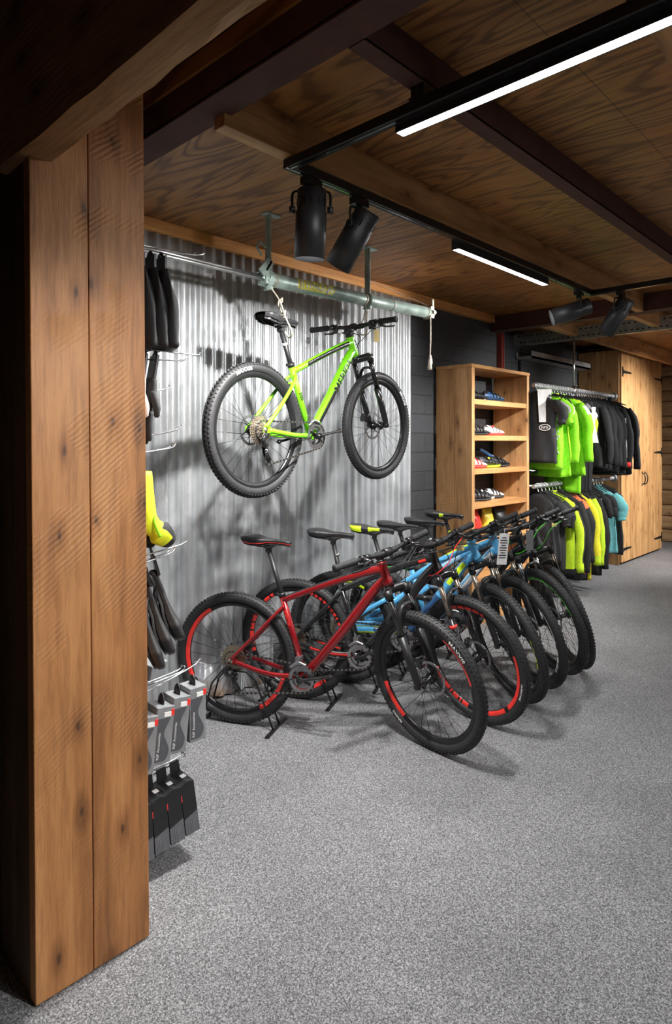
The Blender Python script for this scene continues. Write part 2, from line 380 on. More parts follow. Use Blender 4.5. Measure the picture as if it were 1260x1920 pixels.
# rough timber beam over the pillar
rb = MB(); rows = []
random.seed(3)
for i in range(60):
    y = -4.1+(1.99+4.1)*i/59
    j = lambda q: random.uniform(-q, q)
    rows.append([(.652+j(.004), y, 2.36+j(.003)), (.705, y, 2.357+j(.002)), (.738+j(.006), y, 2.366+j(.006)), (.744+j(.004), y, 2.5), (.742, y, 2.95), (.645, y, 2.95), (.647+j(.003), y, 2.5)])
struct('beam_timber', rb.grid(rows, cu=True, capr=True, smooth=False), X['beam_y'])

# brown steel beams and timber joists under the plywood
struct('beam_steel', MB().bx((1.232, -4.1, 2.712), (1.352, 3.2, 2.726)).bx((1.232, -4.1, 2.72), (1.246, 3.2, 2.95)), X['steelbrown'])
struct('beam_steel_cross', MB().bx((1.352, 1.176, 2.708), (5.62, 1.236, 2.718)).bx((1.352, 1.176, 2.712), (5.62, 1.186, 2.82)), X['steelbrown'])
struct('beam_steel_far', MB().bx((5.62, -4.1, 2.672), (5.74, 3.22, 2.684)).bx((5.62, -4.1, 2.68), (5.634, 3.22, 2.86)), X['steelbrown'])
struct('joist', MB().bx((1.322, 1.79, 2.668), (5.618, 1.85, 2.82)), X['joist_x'], bevel=.003)
struct('joist_near', MB().bx((1.38, .50, 2.668), (5.618, .565, 2.82)), X['joist_x'], bevel=.003)
for k, y in enumerate((2.75, 1.95, 1.15, .3)):
    struct('joist_far', MB().bx((5.742, y, 2.69), (10.85, y+.06, 2.86)), X['joist_x'])
struct('column_red', MB().bx((5.745, 3.17, 0), (5.753, 3.225, 2.672)).bx((5.753, 3.194, 0), (5.782, 3.202, 2.672)).bx((5.782, 3.17, 0), (5.79, 3.225, 2.672)), X['redpaint'])

# perforated steel channel overhead
pc = MB(); px_ = 6.58
pc.bx((px_, -1.2, 2.662), (px_+.004, 3.49, 2.79)).bx((px_, -1.2, 2.66), (px_+.05, 3.49, 2.664)).bx((px_, -1.2, 2.788), (px_+.05, 3.49, 2.792))
for k in range(84):
    for z, dy in ((2.69, 0), (2.762, .025)):
        y = -1.1+k*.054+dy; pc.bx((px_-.0012, y, z-.006), (px_+.001, y+.026, z+.006), 1)
o = pc.build('slotted_channel', [X['galvdull'], X['black']])
tag(o, 'galvanised slotted steel channel running overhead across the clothes rail', 'channel')
o = MB().bx((6.65, 3.3, 2.52), (8.3, 3.49, 2.545)).bx((6.65, 3.3, 2.52), (8.3, 3.305, 2.6)).bx((6.65, 3.485, 2.52), (8.3, 3.49, 2.6)).build('cable_tray', X['galvdull'])
tag(o, 'dull steel cable tray on the block wall beside the wardrobe', 'cable tray')
o = MB().cyl((6.72, 3.485, 0), (6.72, 3.485, 2.52), .012).build('conduit', X['black']); tag(o, 'thin black vertical conduit on the grey block wall', 'conduit')

# ---------------------------------------------------------------- ceiling tracks with their lamps
def track_run(mb, a, b, wd=.036, ht=.034):
    a, b = V(a), V(b); d = b-a; L = d.length; ang = math.atan2(d.y, d.x); R = M.Rotation(ang, 3, 'Z')
    c = (a+b)/2
    mb.box(c, (L, wd, ht), 0, R); mb.box(c-V((0, 0, ht/2)), (L, wd*.3, .004), 1, R)
    for s in (-1, 1): mb.box(c+R @ V((0, s*wd*.5, -ht*.5+.004)), (L, .004, .01), 0, R)
TZ = 2.648; TY = 1.82; TX = 1.655; TX2 = 4.58
t = thing('lighting_track', 'black ceiling track turning two corners under the timber joist', 'track', (TX, TY, TZ))
tm = MB(); track_run(tm, (TX-.018, TY, TZ), (TX2+.018, TY, TZ)); tm.xf(M.Translation(-V(t.location))); tm.build('track_rail', [X['black'], X['blackgloss']], t)
tm = MB(); track_run(tm, (TX, -4, TZ), (TX, TY, TZ)); tm.xf(M.Translation(-V(t.location))); tm.build('track_rail', [X['black'], X['blackgloss']], t)
tm = MB(); track_run(tm, (TX2, -4, TZ), (TX2, TY, TZ)); tm.xf(M.Translation(-V(t.location))); tm.build('track_rail', [X['black'], X['blackgloss']], t)
for x, y in ((TX, .53), (TX, 1.2), (TX2, .53)):
    hb = MB(); top = 2.668 if y == .53 else 2.708
    hb.box((x, y, TZ+.02), (.05, .06, .006)); hb.box((x, y, (TZ+.016+top)/2), (.04, .05, max(.005, top-TZ-.016)))
    hb.xf(M.Translation(-V(t.location))).build('track_bracket', X['black'], t)
def led(a, b, label, wd=.04, ht=.06):
    a, b = V(a), V(b); d = b-a; c = (a+b)/2; L = d.length
    t = thing('led_strip_light', label, 'strip light', c, (0, 0, math.atan2(d.y, d.x)), None)
    z = -.022
    MB().box((0, wd/2, z), (L, .004, ht)).box((0, -wd/2, z), (L, .004, ht)).box((0, 0, z+ht/2), (L, wd, .004)).box((L/2+.002, 0, z), (.004, wd+.004, ht+.002)).box((-L/2-.002, 0, z), (.004, wd+.004, ht+.002)).build('housing', X['lampblack'], t)
    MB().box((0, 0, z-ht/2+.004), (L-.004, wd-.006, .006)).build('diffuser', X['led'], t)
    return t
led((TX+.042, 1.315, 2.66), (TX+.042, -.25, 2.66), 'long white LED strip light crossing above the aisle, nearest the camera')
led((2.88, TY+.042, 2.65), (3.94, TY+.042, 2.65), 'short white LED strip light on the track beside the timber joist')
led((TX2+.042, 1.16, 2.65), (TX2+.042, -1.4, 2.65), 'white LED strip light on the far cross track at the right edge')

for k, (x, y0, y1, lab) in enumerate(((7.4, 1.3, -1.6, 'added unseen white LED strip light over the aisle in front of the clothes rails'), (1.7, -2.0, -4.0, 'added unseen white LED strip light at the shop front end of the near track'), (4.6, -2.0, -4.0, 'added unseen white LED strip light at the shop front end of the cross track'), (9.4, 1.6, -1.0, 'added unseen white LED strip light in front of the wardrobe'))):  # strips out of view, added to raise the general light level
    led((x if k not in (1, 2) else (TX if k == 1 else TX2)+.042, y0, 2.66), (x if k not in (1, 2) else (TX if k == 1 else TX2)+.042, y1, 2.66), lab)

def spotlight(label, top, direction, length, r, watts, cone=58, lens_glow=True, tr=.0):
    """cylinder lamp in a yoke: top is the track point, direction the beam"""
    d = V(direction).normalized(); top = V(top)
    t = thing('track_spotlight', label, 'spotlight', top, (0, 0, 0))
    piv = V((0, 0, -.115)); back = piv-d*length*.3; front = piv+d*length*.7
    ax = d.cross(V((0, 0, 1)))
    ax = ax.normalized() if ax.length > .25 else V((.72, -.69, 0))
    MB().box((0, 0, -.006), (.09, .034, .03)).cyl((0, 0, -.02), (0, 0, -.042), .016).build('track_adapter', X['black'], t)
    yk = MB(); w_ = r+.014
    for s in (-1, 1):
        pts = [V((0, 0, -.04)), ax*s*w_*.75+V((0, 0, -.04)), ax*s*w_+V((0, 0, -.055)), ax*s*w_+piv*1.0]
        yk.tube(smoothpath(pts, 4), .0055, 8, sc=(1, 1)); yk.cyl(ax*s*(w_-.012)+piv, ax*s*(w_+.012)+piv, .014)
    yk.build('yoke', X['black'], t)
    b = MB().lathe(back, d, [(0, 0), (r*.8, 0), (r*.93, .006), (r*.93, length*.32), (r, length*.335), (r, length), (r*.93, length), (r*.9, length-.03), (0, length-.035)], 32)
    vn = b; e1 = ax; e2 = d.cross(ax)
    for k in range(12):
        a = 2*pi*k/12
        for q in range(1):
            n = e1*cos(a)+e2*sin(a); vn.box(back+n*r*.935+d*length*.2, (.0035, .006, .03), 1, M((n, d.cross(n), d)).transposed())
    b = b.build('lamp_body', [X['lampblack'], X['blackgloss']], t)
    MB().lathe(front-d*.028, d, [(0, 0), (r*.88, 0), (r*.88, .002), (0, .002)], 28).build('lens', X['lens'] if lens_glow else X['blackgloss'], b)
    ld = bpy.data.lights.new('spot_beam', 'SPOT'); ld.energy = watts; ld.color = SPOT_COLOR; ld.spot_size = radians(cone); ld.spot_blend = .7; ld.shadow_soft_size = r*.38
    lo = link('spot_beam', ld, t); lo.location = front-d*.018
    lo.rotation_euler = d.to_track_quat('-Z', 'Y').to_euler()
spotlight('upright black track spotlight pointing straight down at the track corner', (TX+.115, TY, TZ-.032), (.04, .1, -1), .275, .062, SPOT_WATTS['near'], 125)
spotlight('black track spotlight tilted toward the corrugated wall, second from the corner', (2.06, TY, TZ-.032), (-.1, .55, -.75), .27, .06, SPOT_WATTS['near2'], 150)
spotlight('black track spotlight with its glowing face turned toward the bikes', (4.37, TY, TZ-.032), (-.52, .78, -.3), .27, .06, SPOT_WATTS['far'], 100)
spotlight('black track spotlight pointing down the wall at the far track corner', (TX2, 1.61, TZ-.032), (.14, .6, -.79), .27, .06, SPOT_WATTS['far2'], 100)

t = thing('lighting_track', 'added unseen black ceiling track over the aisle in front of the clothes rails', 'track', (5.9, .6, TZ))  # track out of view, added to carry the extra spots
tm = MB(); track_run(tm, (5.9, .6, TZ), (10, .6, TZ)); tm.xf(M.Translation(-V(t.location))); tm.build('track_rail', [X['black'], X['blackgloss']], t)
for xx in (6.2, 9.8): MB().box((xx-5.9, 0, .028), (.03, .03, .03)).build('track_bracket', X['black'], t)
spotlight('added unseen black track spotlight aimed at the lime jerseys on the clothes rail', (6.1, .6, TZ-.032), (.02, 2.2, -1.15), .27, .06, SPOT_WATTS['rail'], 75)  # added off-view lamp that brightens the clothes
spotlight('added unseen black track spotlight aimed at the wardrobe doors', (8.3, .6, TZ-.032), (.25, 2.2, -1.25), .27, .06, SPOT_WATTS['doors'], 80)  # added off-view lamp that brightens the wardrobe
spotlight('added unseen black track spotlight at the shop front aimed at the timber pillar', (TX, -.95, TZ-.032), (-.76, 2.72, -1.42), .27, .06, SPOT_WATTS['pillar'], 44)  # lamp outside the view, added to lift the pillar's front face

# ---------------------------------------------------------------- overhead tube the green bike hangs from
tb0, tb1 = V((2.25, 2.65, 2.462)), V((3.74, 2.65, 2.50)); td = (tb1-tb0).normalized()
t = thing('hanging_tube', 'grey green steel tube with yellow lettering slung under the plywood ceiling', 'tube', tb0)
q = MB().cyl((0, 0, 0), tb1-tb0, .039, None, 24)
for a in (.03, .2, .42, .78, .80, 1.06, 1.45): q.cyl(td*a, td*(a+.012), .0402, None, 24, 1)
q.build('tube', [X['sagegreen'], plain('tube_band', (.34, .3, .24), .5, .3)], t)
tt = MB(); bw_ = .30
def on_tube(u, v_, r=.0396, s0=.19, a0=.5):
    a = -v_/.039+a0; n = V((0, -cos(a), sin(a))); return td*(s0+u)+n*r
tt.grid([[on_tube(bw_*i/12*(1 if j in (1, 4, 5) else .93 if j in (0, 3, 7) else .97), -.016+.062*j/8, .0394) for j in range(9)] for i in range(13)], 0)
sc_ = .26/text_width('TYPHOON', .02)
tt.text('TYPHOON', lambda x, y: on_tube(x+.02, .038-y*1.25, .0400), sc_, 1, .02)
tt.build('painted_lettering', [X['yellowprint'], X['sagegreen']], t)
for dx in (-.015, .015):
    MB().cyl((0, dx, .012*(1 if dx > 0 else -1)), (-1.15, dx, .012*(1 if dx > 0 else -1)-.0), .009).build('pull_rod', X['steel'], t)
MB().box((-.02, 0, 0), (.05, .07, .07)).cyl((-.06, 0, 0), (.0, 0, 0), .025).box((-.03, 0, .06), (.012, .09, .07), 0, M.Rotation(.6, 3, 'Y')).box((-.05, -.04, .05), (.05, .01, .1), 0, M.Rotation(.7, 3, 'Y')).cyl((-.02, -.05, -.02), (-.02, .05, -.02), .012).tube(smoothpath([(-.09, -.05, .1), (-.12, -.05, .14), (-.1, -.05, .17), (-.06, -.05, .15)]), .006).build('end_fitting', X['sagegreen'], t)
e = tb1-tb0
MB().box(e+V((.01, 0, 0)), (.04, .07, .08)).cyl(e+V((.02, -.05, .0)), e+V((.02, .05, 0)), .014).cyl(e+V((.03, 0, 0)), e+V((.08, 0, 0)), .009).box(e+V((.03, -.02, .06)), (.02, .012, .07)).build('end_fitting', plain('tube_end_brass', (.4, .36, .28), .45, .6), t)
for k, xx in enumerate((.0, .83)):
    p = td*xx; top = 2.82-tb0.z-p.z
    b = MB().box((p.x, 0, p.z+top/2+.018), (.008, .042, top-.036)).box((p.x-.0045, 0, p.z+top/2+.018), (.003, .012, top-.04)).box((p.x+.02, 0, p.z+top-.004), (.11, .05, .007)).lathe(p-td*.02, td, [(.041, 0), (.046, 0), (.046, .04), (.041, .04)], 24, closed=True).cyl(p+V((-.0, -.03, -.05)), p+V((0, .03, -.05)), .01).build('hanger_bracket', X['sagegreen'], t)
MB().tube([(.06, .05, .33), e*.5+V((0, .05, .17)), e+V((0, .0, .05))], .002, 6).build('stay_wire', X['steel'], t)
for k, (dx, ln) in enumerate(((-.035, .30), (.0, .26))):
    c = thing('pull_cord', ('longer' if k == 0 else 'shorter')+' pull cord with a turned wooden bob at the end of the hanging tube', 'pull cord', tb1+V((dx+.02, -.03+.02*k, -.04)))
    MB().tube(smoothpath([(0, 0, .03), (.004, 0, -.1), (-.004, 0, -ln)]), .0035, 6).build('cord', X['rope'], c)
    MB().lathe((-.004, 0, -ln-.075), (0, 0, 1), [(0, 0), (.014, .003), (.017, .015), (.012, .05), (.006, .075), (0, .076)], 14).build('bob', plain('bob_wood', (.55, .48, .4), .6), c)

# ---------------------------------------------------------------- mountain bikes
_mesh = {}
def cached(key, fn):
    if key not in _mesh: _mesh[key] = fn()
    return _mesh[key]
YA = V((0, 1, 0))
TR = .027                                                            # tyre section radius
def tyre_mesh(R):
    mb = MB(); Rm = R-TR-.002; n = 88
    prof = [(Rm+TR*cos(a), TR*1.0*sin(a)) for a in [2*pi*j/14 for j in range(14)]]
    mb.lathe((0, 0, 0), YA, prof, n, closed=True)
    nk = 96
    for k in range(nk):                                              # tread blocks
        for row in range(4):
            th = 2*pi*(k+(.5 if row % 2 else 0))/nk
            al = (-.95, -.33, .33, .95)[row]; rr = TR+.0012
            d = V((cos(th), 0, sin(th))); nrm = d*cos(al)+YA*sin(al); tang = V((-sin(th), 0, cos(th)))
            c = d*Rm+nrm*rr
            mb.box(c, (.0045, .0095 if row in (1, 2) else .0075, .013 if row in (1, 2) else .011), 0, M((nrm, nrm.cross(tang), tang)).transposed())
    return mb.mesh('tire', X['rubber'])
def ang_in(t, spans):
    for a, b, m, dash in spans:
        tt = (t*360-a) % 360; L = (b-a) % 360
        if tt < L and (not dash or (tt/dash) % 1 < .62): return m
    return 0
def rim_mesh(R, spans):
    ro = R-TR*2+.001; mb = MB()
    prof = [(ro+.004, -.013), (ro-.002, -.0145), (ro-.014, -.0125), (ro-.024, -.006), (ro-.026, 0), (ro-.024, .006), (ro-.014, .0125), (ro-.002, .0145), (ro+.004, .013)]
    mats = [X['rim'], X['redbright'], X['white'], X['limeyellow'], X['greenneon']]
    mb.lathe((0, 0, 0), YA, prof, 180, mf=lambda t, j: ang_in(t, spans) if j in (1, 2, 5, 6) else 0)
    return mb.mesh('wheel', mats)
NS = 28
def spoke_mesh(R, kind, rear):
    side = 1 if kind % 2 else -1; lead = 1 if (kind//2) % 2 else -1
    off = (.028 if side > 0 else -.022) if rear else .026*side
    a = radians(72)*lead
    return MB().tube([(.024*sin(a), off, .024*cos(a)), (0, off*.12, R-TR*2-.022)], .00125, 4).mesh('spoke', X['spoke'])
def hub_mesh(rear):
    w_ = .066 if rear else .05
    return MB().lathe((0, 0, 0), YA, [(0, -w_), (.009, -w_), (.009, -.032), (.026, -.03), (.026, -.026), (.014, -.02), (.013, .02), (.026, .026), (.026, .03), (.011, .034), (.009, w_), (0, w_)], 20).mesh('hub', X['blackgloss'])
def rotor_mesh(r, y):
    mb = MB()
    mb.lathe((0, 0, 0), YA, [(r, y-.001), (r, y+.001), (r-.014, y+.001), (r-.014, y-.001)], 48, closed=True, smooth=False)
    mb.lathe((0, 0, 0), YA, [(.028, y-.0015), (.028, y+.0015), (.012, y+.0015), (.012, y-.0015)], 24, 1, closed=True, smooth=False)
    for k in range(6):
        a = 2*pi*k/6; mb.tube([(.026*cos(a), y, .026*sin(a)), ((r-.012)*cos(a+.35), y, (r-.012)*sin(a+.35))], .0035, 5, 1, sc=(1, .5))
    return mb.mesh('brake_rotor', [X['steel'], X['black']])
def cog(mb, r, y, th, mi=0, teeth=None):
    teeth = teeth or int(r*2*pi/.0127); prof = []
    for k in range(teeth*4):
        a = 2*pi*k/(teeth*4); prof.append((cos(a)*(r+(.003 if k % 4 in (1, 2) else -.002)), y, sin(a)*(r+(.003 if k % 4 in (1, 2) else -.002))))
    mb.prism(prof, (0, th, 0), mi)
def cassette_mesh(rmax):
    mb = MB()
    for k in range(9):
        f = k/8; cog(mb, rmax+(.023-rmax)*(1-(1-f)**1.3) , -.03-.0046*k, .0015)
    mb.lathe((0, 0, 0), YA, [(rmax*.86, -.0325), (rmax*.86, -.031), (rmax*.7, -.031), (rmax*.7, -.0325)], 40, 1, closed=True)
    for k in range(5):
        a = 2*pi*k/5; mb.tube([(.02*cos(a), -.0295, .02*sin(a)), (rmax*.8*cos(a+.3), -.0295, rmax*.8*sin(a+.3))], .006, 6, 1, sc=(1, .4))
    mb.lathe((0, 0, 0), YA, [(0, -.071), (.014, -.071), (.016, -.028), (0, -.028)], 16)
    return mb.mesh('cassette', [X['cogs'], X['black']])
def lettering(mb, body, R, theta, hgt, mi=0, side=-1, bold=.02, squeeze=1.0):
    """a word on the tyre wall, centred at angle theta, tops outward"""
    Rm = R-TR-.002; squeeze = 1.22; w_ = text_width(body, bold)*hgt*1.35
    def fn(x, y):
        r = Rm-.011+y; th = theta+side*(x*squeeze-w_*squeeze/2)/Rm
        dy = math.sqrt(max(0, TR*TR-(r-Rm)**2))+.0007
        return V((r*cos(th), side*dy, r*sin(th)))
    mb.text(body, fn, hgt*1.35, mi, bold)
def saddle_rows():
    rows = []; US = [-1, -.955, -.88, -.8, -.72, -.6, -.45, -.25, 0, .25, .45, .6, .72, .8, .88, .955, 1]; n = 17
    for i in range(29):
        t = i/28; x = -.142+.285*t
        wd = .07*(1-t)**.9*(1 if t > .08 else .82+.18*t/.08)+.019*(t if t > .1 else .1)
        wd = (.068 if t < .25 else .068-(.068-.021)*min(1, (t-.25)/.42)**.75) * (.55+.45*min(1, t/.07)) * (1 if t < .93 else math.sqrt(max(.02, 1-((t-.93)/.075)**2)))
        top = .011*cos((t-.05)*3.4)+(-.004 if .3 < t < .7 else 0)*sin((t-.3)/.4*pi)-(.009*((t-.85)/.15)**2 if t > .85 else 0)+.004*(1-t)
        row = []
        for j in range(n):
            u = US[j]; uu = abs(u); drop = .004*uu**2 if uu < .6 else .0015+(.024+.016*sin(pi*min(1, t*1.9))-.006*t)*((uu-.6)/.4)**1.5
            wv = min(1, uu*1.3)*(1 if u > 0 else -1)
            wv *= 1-.14*max(0, (uu-.85)/.15)
            row.append(V((x, wd*wv, top-drop)))
        rows.append(row)
    return rows
def saddle_mesh(style):
    mb = MB(); rows = saddle_rows()
    def mf(ti, tj):
        j = int(tj*17+.5); e = min(j, 15-j)
        if style == 'red' and e in (0,): return 1
        if style == 'redtail' and e == 1: return 1
        if style == 'lime' and (e <= 4 and ti < .26 or e <= 4 and .42 < ti < .66): return 1
        if style == 'limeside' and e <= 3 and .36 < ti < .5: return 1
        if style == 'grey' and e <= 0 and ti > .55: return 1
        return 0
    mb.grid(rows, mf=mf)
    low = [[V((p.x*.97, p.y*.8, p.z-.012)) for p in (r[0], r[4], r[8], r[12], r[16])] for r in rows]
    mb.grid([r[::-1] for r in low])
    acc = {'red': X['redbright'], 'lime': X['limeyellow'], 'limeside': X['limeyellow'], 'grey': X['steel']}.get(style, X['blackplastic'])
    return mb.mesh('saddle', [X['blackplastic'], acc])

def mountain_bike(label, pos, hd, steer=0, z0=0, pitch=0, R=.366, wb=1.085, bb=(.418, -.055), frame=None, fork=None, rim_f=(), rim_r=(), saddle='black',
                  text_f=(), text_r=(), sp=(.206, .602), ht=((.838, .58), (.877, .462)), stt=(.277, .375), crank=10, full=False, stan='blackgloss', cable='black',
                  post_band=None, cass=.074, group=None, barlen=.335, barrise=.012):
    root = thing('mountain_bike', label, 'bicycle', (pos[0], pos[1], z0), (0, -pitch, hd), group)
    P = lambda x, z, y=0: V((x, y, z+R))
    BB, ST, SP, HT, HB, FH, RH = P(*bb), P(*stt), P(*sp), P(*ht[0]), P(*ht[1]), P(wb, 0), P(0, 0)
    ax = (HB-HT).normalized(); upv = -ax; fw = V((upv.z, 0, -upv.x))
    S = M.Translation(HB) @ M.Rotation(steer, 4, upv) @ M.Translation(-HB)
    # ---- frame
    fm = MB(); fr = frame
    mats = [X[m_] for m_ in fr['mats']]
    stripe = fr.get('stripe', {})
    def mf(key):
        return stripe[key] if key in stripe else None
    seat_j = BB+(ST-BB)*.93
    tt0 = BB+(ST-BB)*fr.get('tt_at', .9); tt1 = HT+ax*.032; dt1 = HT+ax*.085
    arch = fr.get('arch', .03)
    ttp = smoothpath([tt0, tt0+(tt1-tt0)*.45+V((0, 0, arch*.35)), tt0+(tt1-tt0)*.8+V((0, 0, arch*.3)), tt1], 6)
    fm.tube(ttp, [.0175+.005*i/(len(ttp)-1) for i in range(len(ttp))], 14, 0, mf=mf('tt'), up=(0, 0, 1))
    dtp = smoothpath([BB+V((.01, 0, .012)), BB+(dt1-BB)*.5+V((.0, 0, .002)), BB+(dt1-BB)*.86+V((0, 0, fr.get('dtarch', .016))), dt1+V((-.004, 0, .0))], 6)
    fm.tube(dtp, [.0235+.005*sin(pi*i/(len(dtp)-1)) for i in range(len(dtp))], 16, 0, mf=mf('dt'), up=(0, 0, 1))
    fm.tube([BB, BB+(ST-BB)*.5, ST], [.0185, .0175, .0172], 14, 0, mf=mf('st'))
    fm.lathe(HT, ax, [(0, -.004), (.026, -.004), (.0265, .004), (.0235, .02), (.0245, .07), (.0295, .1), (.031, (HB-HT).length), (0, (HB-HT).length)], 22, 0, mf=mf('ht'))
    fm.tube([BB-YA*.037, BB+YA*.037], .023, 18)
    for s in (-1, 1):
        y = s*.066
        if not full:
            fm.tube(smoothpath([BB+YA*s*.022, P(bb[0]-.07, bb[1]+.004, s*.035), P(bb[0]-.2, bb[1]*.8+.002, s*.06), P(.03, -.004, y)], 6), [.013]*8+[.0115]*11, 10, 0, mf=mf('cs'), sc=(1.15, .8))
            sj = BB+(ST-BB)*.86
            fm.tube(smoothpath([sj+YA*s*.014, sj+YA*s*.045+(RH-sj)*.17, RH+(sj-RH)*.45+YA*s*.062, P(.004, .012, y)], 6), .0098, 10, 0, mf=mf('ss'))
            fm.prism([P(-.016, -.014, y-.003), P(.035, -.016, y-.003), P(.045, .006, y-.003), P(.012, .03, y-.003), P(-.012, .016, y-.003)], (0, .006, 0))
        else:
            pv = BB+V((-.015, 0, .05))
            fm.tube(smoothpath([pv+YA*s*.03, P(bb[0]-.12, .01, s*.05), P(.2, .012, s*.062), P(-.01, -.004, y)], 5), .0165, 10, 0, mf=mf('cs'), sc=(1.25, .7))
            rk = BB+(ST-BB)*.55+V((-.045, 0, .02))
            fm.tube(smoothpath([rk+YA*s*.03, rk+(RH-rk)*.5+YA*s*.06+V((0, 0, .012)), P(.0, .01, y)], 5), .0125, 10, 0, mf=mf('ss'), sc=(1.2, .75))
            fm.tube([rk+YA*s*.03, BB+(ST-BB)*.55+YA*s*.024, BB+(ST-BB)*.62+V((.075, 0, .03))+YA*s*.016], [.013, .015, .011], 8, 0, sc=(1.3, .6))
            fm.prism([P(-.02, -.016, y-.004), P(.03, -.014, y-.004), P(.03, .022, y-.004), P(-.012, .02, y-.004)], (0, .008, 0))
    if not full:
        sj = BB+(ST-BB)*.86; q = sj+(RH-sj)*.17; fm.cyl(q-YA*.045, q+YA*.045, .008); q = P(bb[0]-.075, bb[1]+.004); fm.cyl(q-YA*.036, q+YA*.036, .009)
    fo = fm.build('frame', mats, root)
    # words painted on the frame
    for body, a, b, off, sz, mi, dirn in fr.get('text', ()):
        A_, B_ = {'dt': (BB, dt1), 'st': (BB, ST), 'tt': (tt0, tt1)}[dirn]
        d = (B_-A_).normalized(); nrm = V((d.z, 0, -d.x)); rr = {'dt': .0282, 'st': .0182, 'tt': .0205}[dirn]
        L0 = (B_-A_).length; sgn = -1 if b < 0 else 1
        tx = MB(); hh = sz*.36
        def fn(x, y):
            al = (y-hh)/rr; s_ = a*L0+x*sgn
            base = A_+d*s_; r2 = rr
            if dirn == 'dt':                                         # follow the bent tube
                q = min(.999, max(0, s_/L0))*(len(dtp)-1); i = int(q); base = dtp[i]+(dtp[i+1]-dtp[i])*(q-i); r2 = .0235+.005*sin(pi*q/(len(dtp)-1))
            return base-YA*(cos(al)*(r2+.0012))-nrm*(sin(al)*(r2+.0012))*sgn
        tx.text(body, fn, sz, 0, .015).build('frame_lettering', X[mi], fo)
    if full:
        rk = BB+(ST-BB)*.62+V((.075, 0, .03)); e = BB+(dt1-BB)*.45
        sh = MB().cyl(rk, e, .011, None, 12, 0).cyl(rk+(e-rk)*.35, e, .02, None, 14, 1).build('shock', [X['silver'], X['blackgloss']], root)
    # ---- wheels
    def wheel(center, mat4, rear, spans, texts):
        key = tuple(spans)
        w0 = link('wheel', cached(('rim', R, key), lambda: rim_mesh(R, spans)), root, mat4 @ M.Translation(center))
        if texts:
            tm = bpy.data.meshes
            for body, th, hg, side in texts:
                lm = MB(); lettering(lm, body, R, radians(th), hg, 0, side); lm.build('tire_lettering', X['white'], w0)
        link('tire', cached(('tyre', R), lambda: tyre_mesh(R)), w0)
        link('hub', cached(('hub', rear), lambda: hub_mesh(rear)), w0)
        link('brake_rotor', cached(('rotor', rear), lambda: rotor_mesh(.08 if rear else .09, .04)), w0)
        for k in range(NS):
            link('spoke', cached(('spoke', R, k % 4, rear), lambda: spoke_mesh(R, k % 4, rear)), w0, M.Rotation(2*pi*k/NS, 4, 'Y'))
        if rear: link('cassette', cached(('cass', cass), lambda: cassette_mesh(cass)), w0)
    wheel(RH, M.Identity(4), True, rim_r, text_r); wheel(FH, S, False, rim_f, text_f)
    # ---- fork
    Cw = HB+ax*.022; tc = (FH-Cw).dot(ax); LT = FH-ax*tc
    fk = MB()
    fk.tube([HB-ax*.002, Cw+ax*.018], .0215, 16, 0)
    fk.tube(smoothpath([LT+YA*.066-ax*.0, LT+YA*.05-fw*.01, Cw, LT-YA*.05-fw*.01, LT-YA*.066], 5), .023, 12, 0, sc=(1, .85))
    fo2 = []
    for s in (-1, 1):
        y = YA*s*.066
        fk.tube([FH+y-ax*(tc+.012), FH+y-ax*(tc-.035)], .0215, 14, 0)
        fk.tube([FH+y+ax*.012, FH+y+fw*.006-ax*.03, FH+y+fw*.004-ax*.12, FH+y-ax*.255], [.014, .0185, .02, .0215], 14, 0, mf=(lambda t, j: fork.get('band', 0) if t > .5 and .1 < j < .4 else 0) if fork.get('band') else None)
        fk.cyl(FH+y*.86, FH+y*1.22, .014, None, 14, 0)
    ar = FH-ax*.25
    fk.tube(smoothpath([ar-YA*.066, FH-ax*(R-.02)-YA*.062+fw*.02, FH-ax*(R+.028)-YA*.035+fw*.03, FH-ax*(R+.036)+fw*.032, FH-ax*(R+.028)+YA*.035+fw*.03, FH-ax*(R-.02)+YA*.062+fw*.02, ar+YA*.066], 5), .011, 10, 0, sc=(1.3, .8))
    f_ob = fk.xf(S).build('fork', [X[m_] for m_ in fork['mats']], root)
    for s in (-1, 1):
        y = YA*s*.066; MB().tube([FH+y-ax*.25, FH+y-ax*(tc-.02)], .016, 16).xf(S).build('stanchion', X[stan], f_ob)
    if fork.get('sticker'):
        q = FH-YA*.066-ax*.2; mbx = MB()
        for i, mname in enumerate(fork['sticker']):
            mbx.tube([q-ax*(.0+.022*i), q-ax*(.02+.022*i)], .0224, 14, i)
        mbx.xf(S).build('fork_decal', [X[m_] for m_ in fork['sticker']], f_ob)
    # ---- cockpit
    st_top = HT-ax*.012
    sm_ = MB().tube([HT+ax*.002, HT-ax*.058], .0185, 16).tube([HT-ax*.004, HT-ax*.014], .0255, 18)
    clampc = HT-ax*.040+fw*.066+V((0, 0, .006))
    sm_.tube([HT-ax*.036-fw*.015, HT-ax*.038+fw*.03, clampc-fw*.008], [.023, .017, .019], 12).cyl(clampc-YA*.024, clampc+YA*.024, .0225, None, 16).xf(S).build('stem', X['black'], root)
    bend = [(-barlen, -.028, barrise+.008), (-.2, -.012, barrise+.004), (-.12, -.003, barrise*.8), (-.05, 0, 0), (.05, 0, 0), (.12, -.003, barrise*.8), (.2, -.012, barrise+.004), (barlen, -.028, barrise+.008)]
    bp = [clampc+YA*y+fw*x+V((0, 0, z)) for y, x, z in bend]
    br = MB().tube(smoothpath(bp, 5), [.0159 if abs(i-17.5) < 4 else .0118 for i in range(36)], 12).xf(S).build('handlebar', X['black'], root)
    bf = V((fw.x, 0, 0)).normalized()
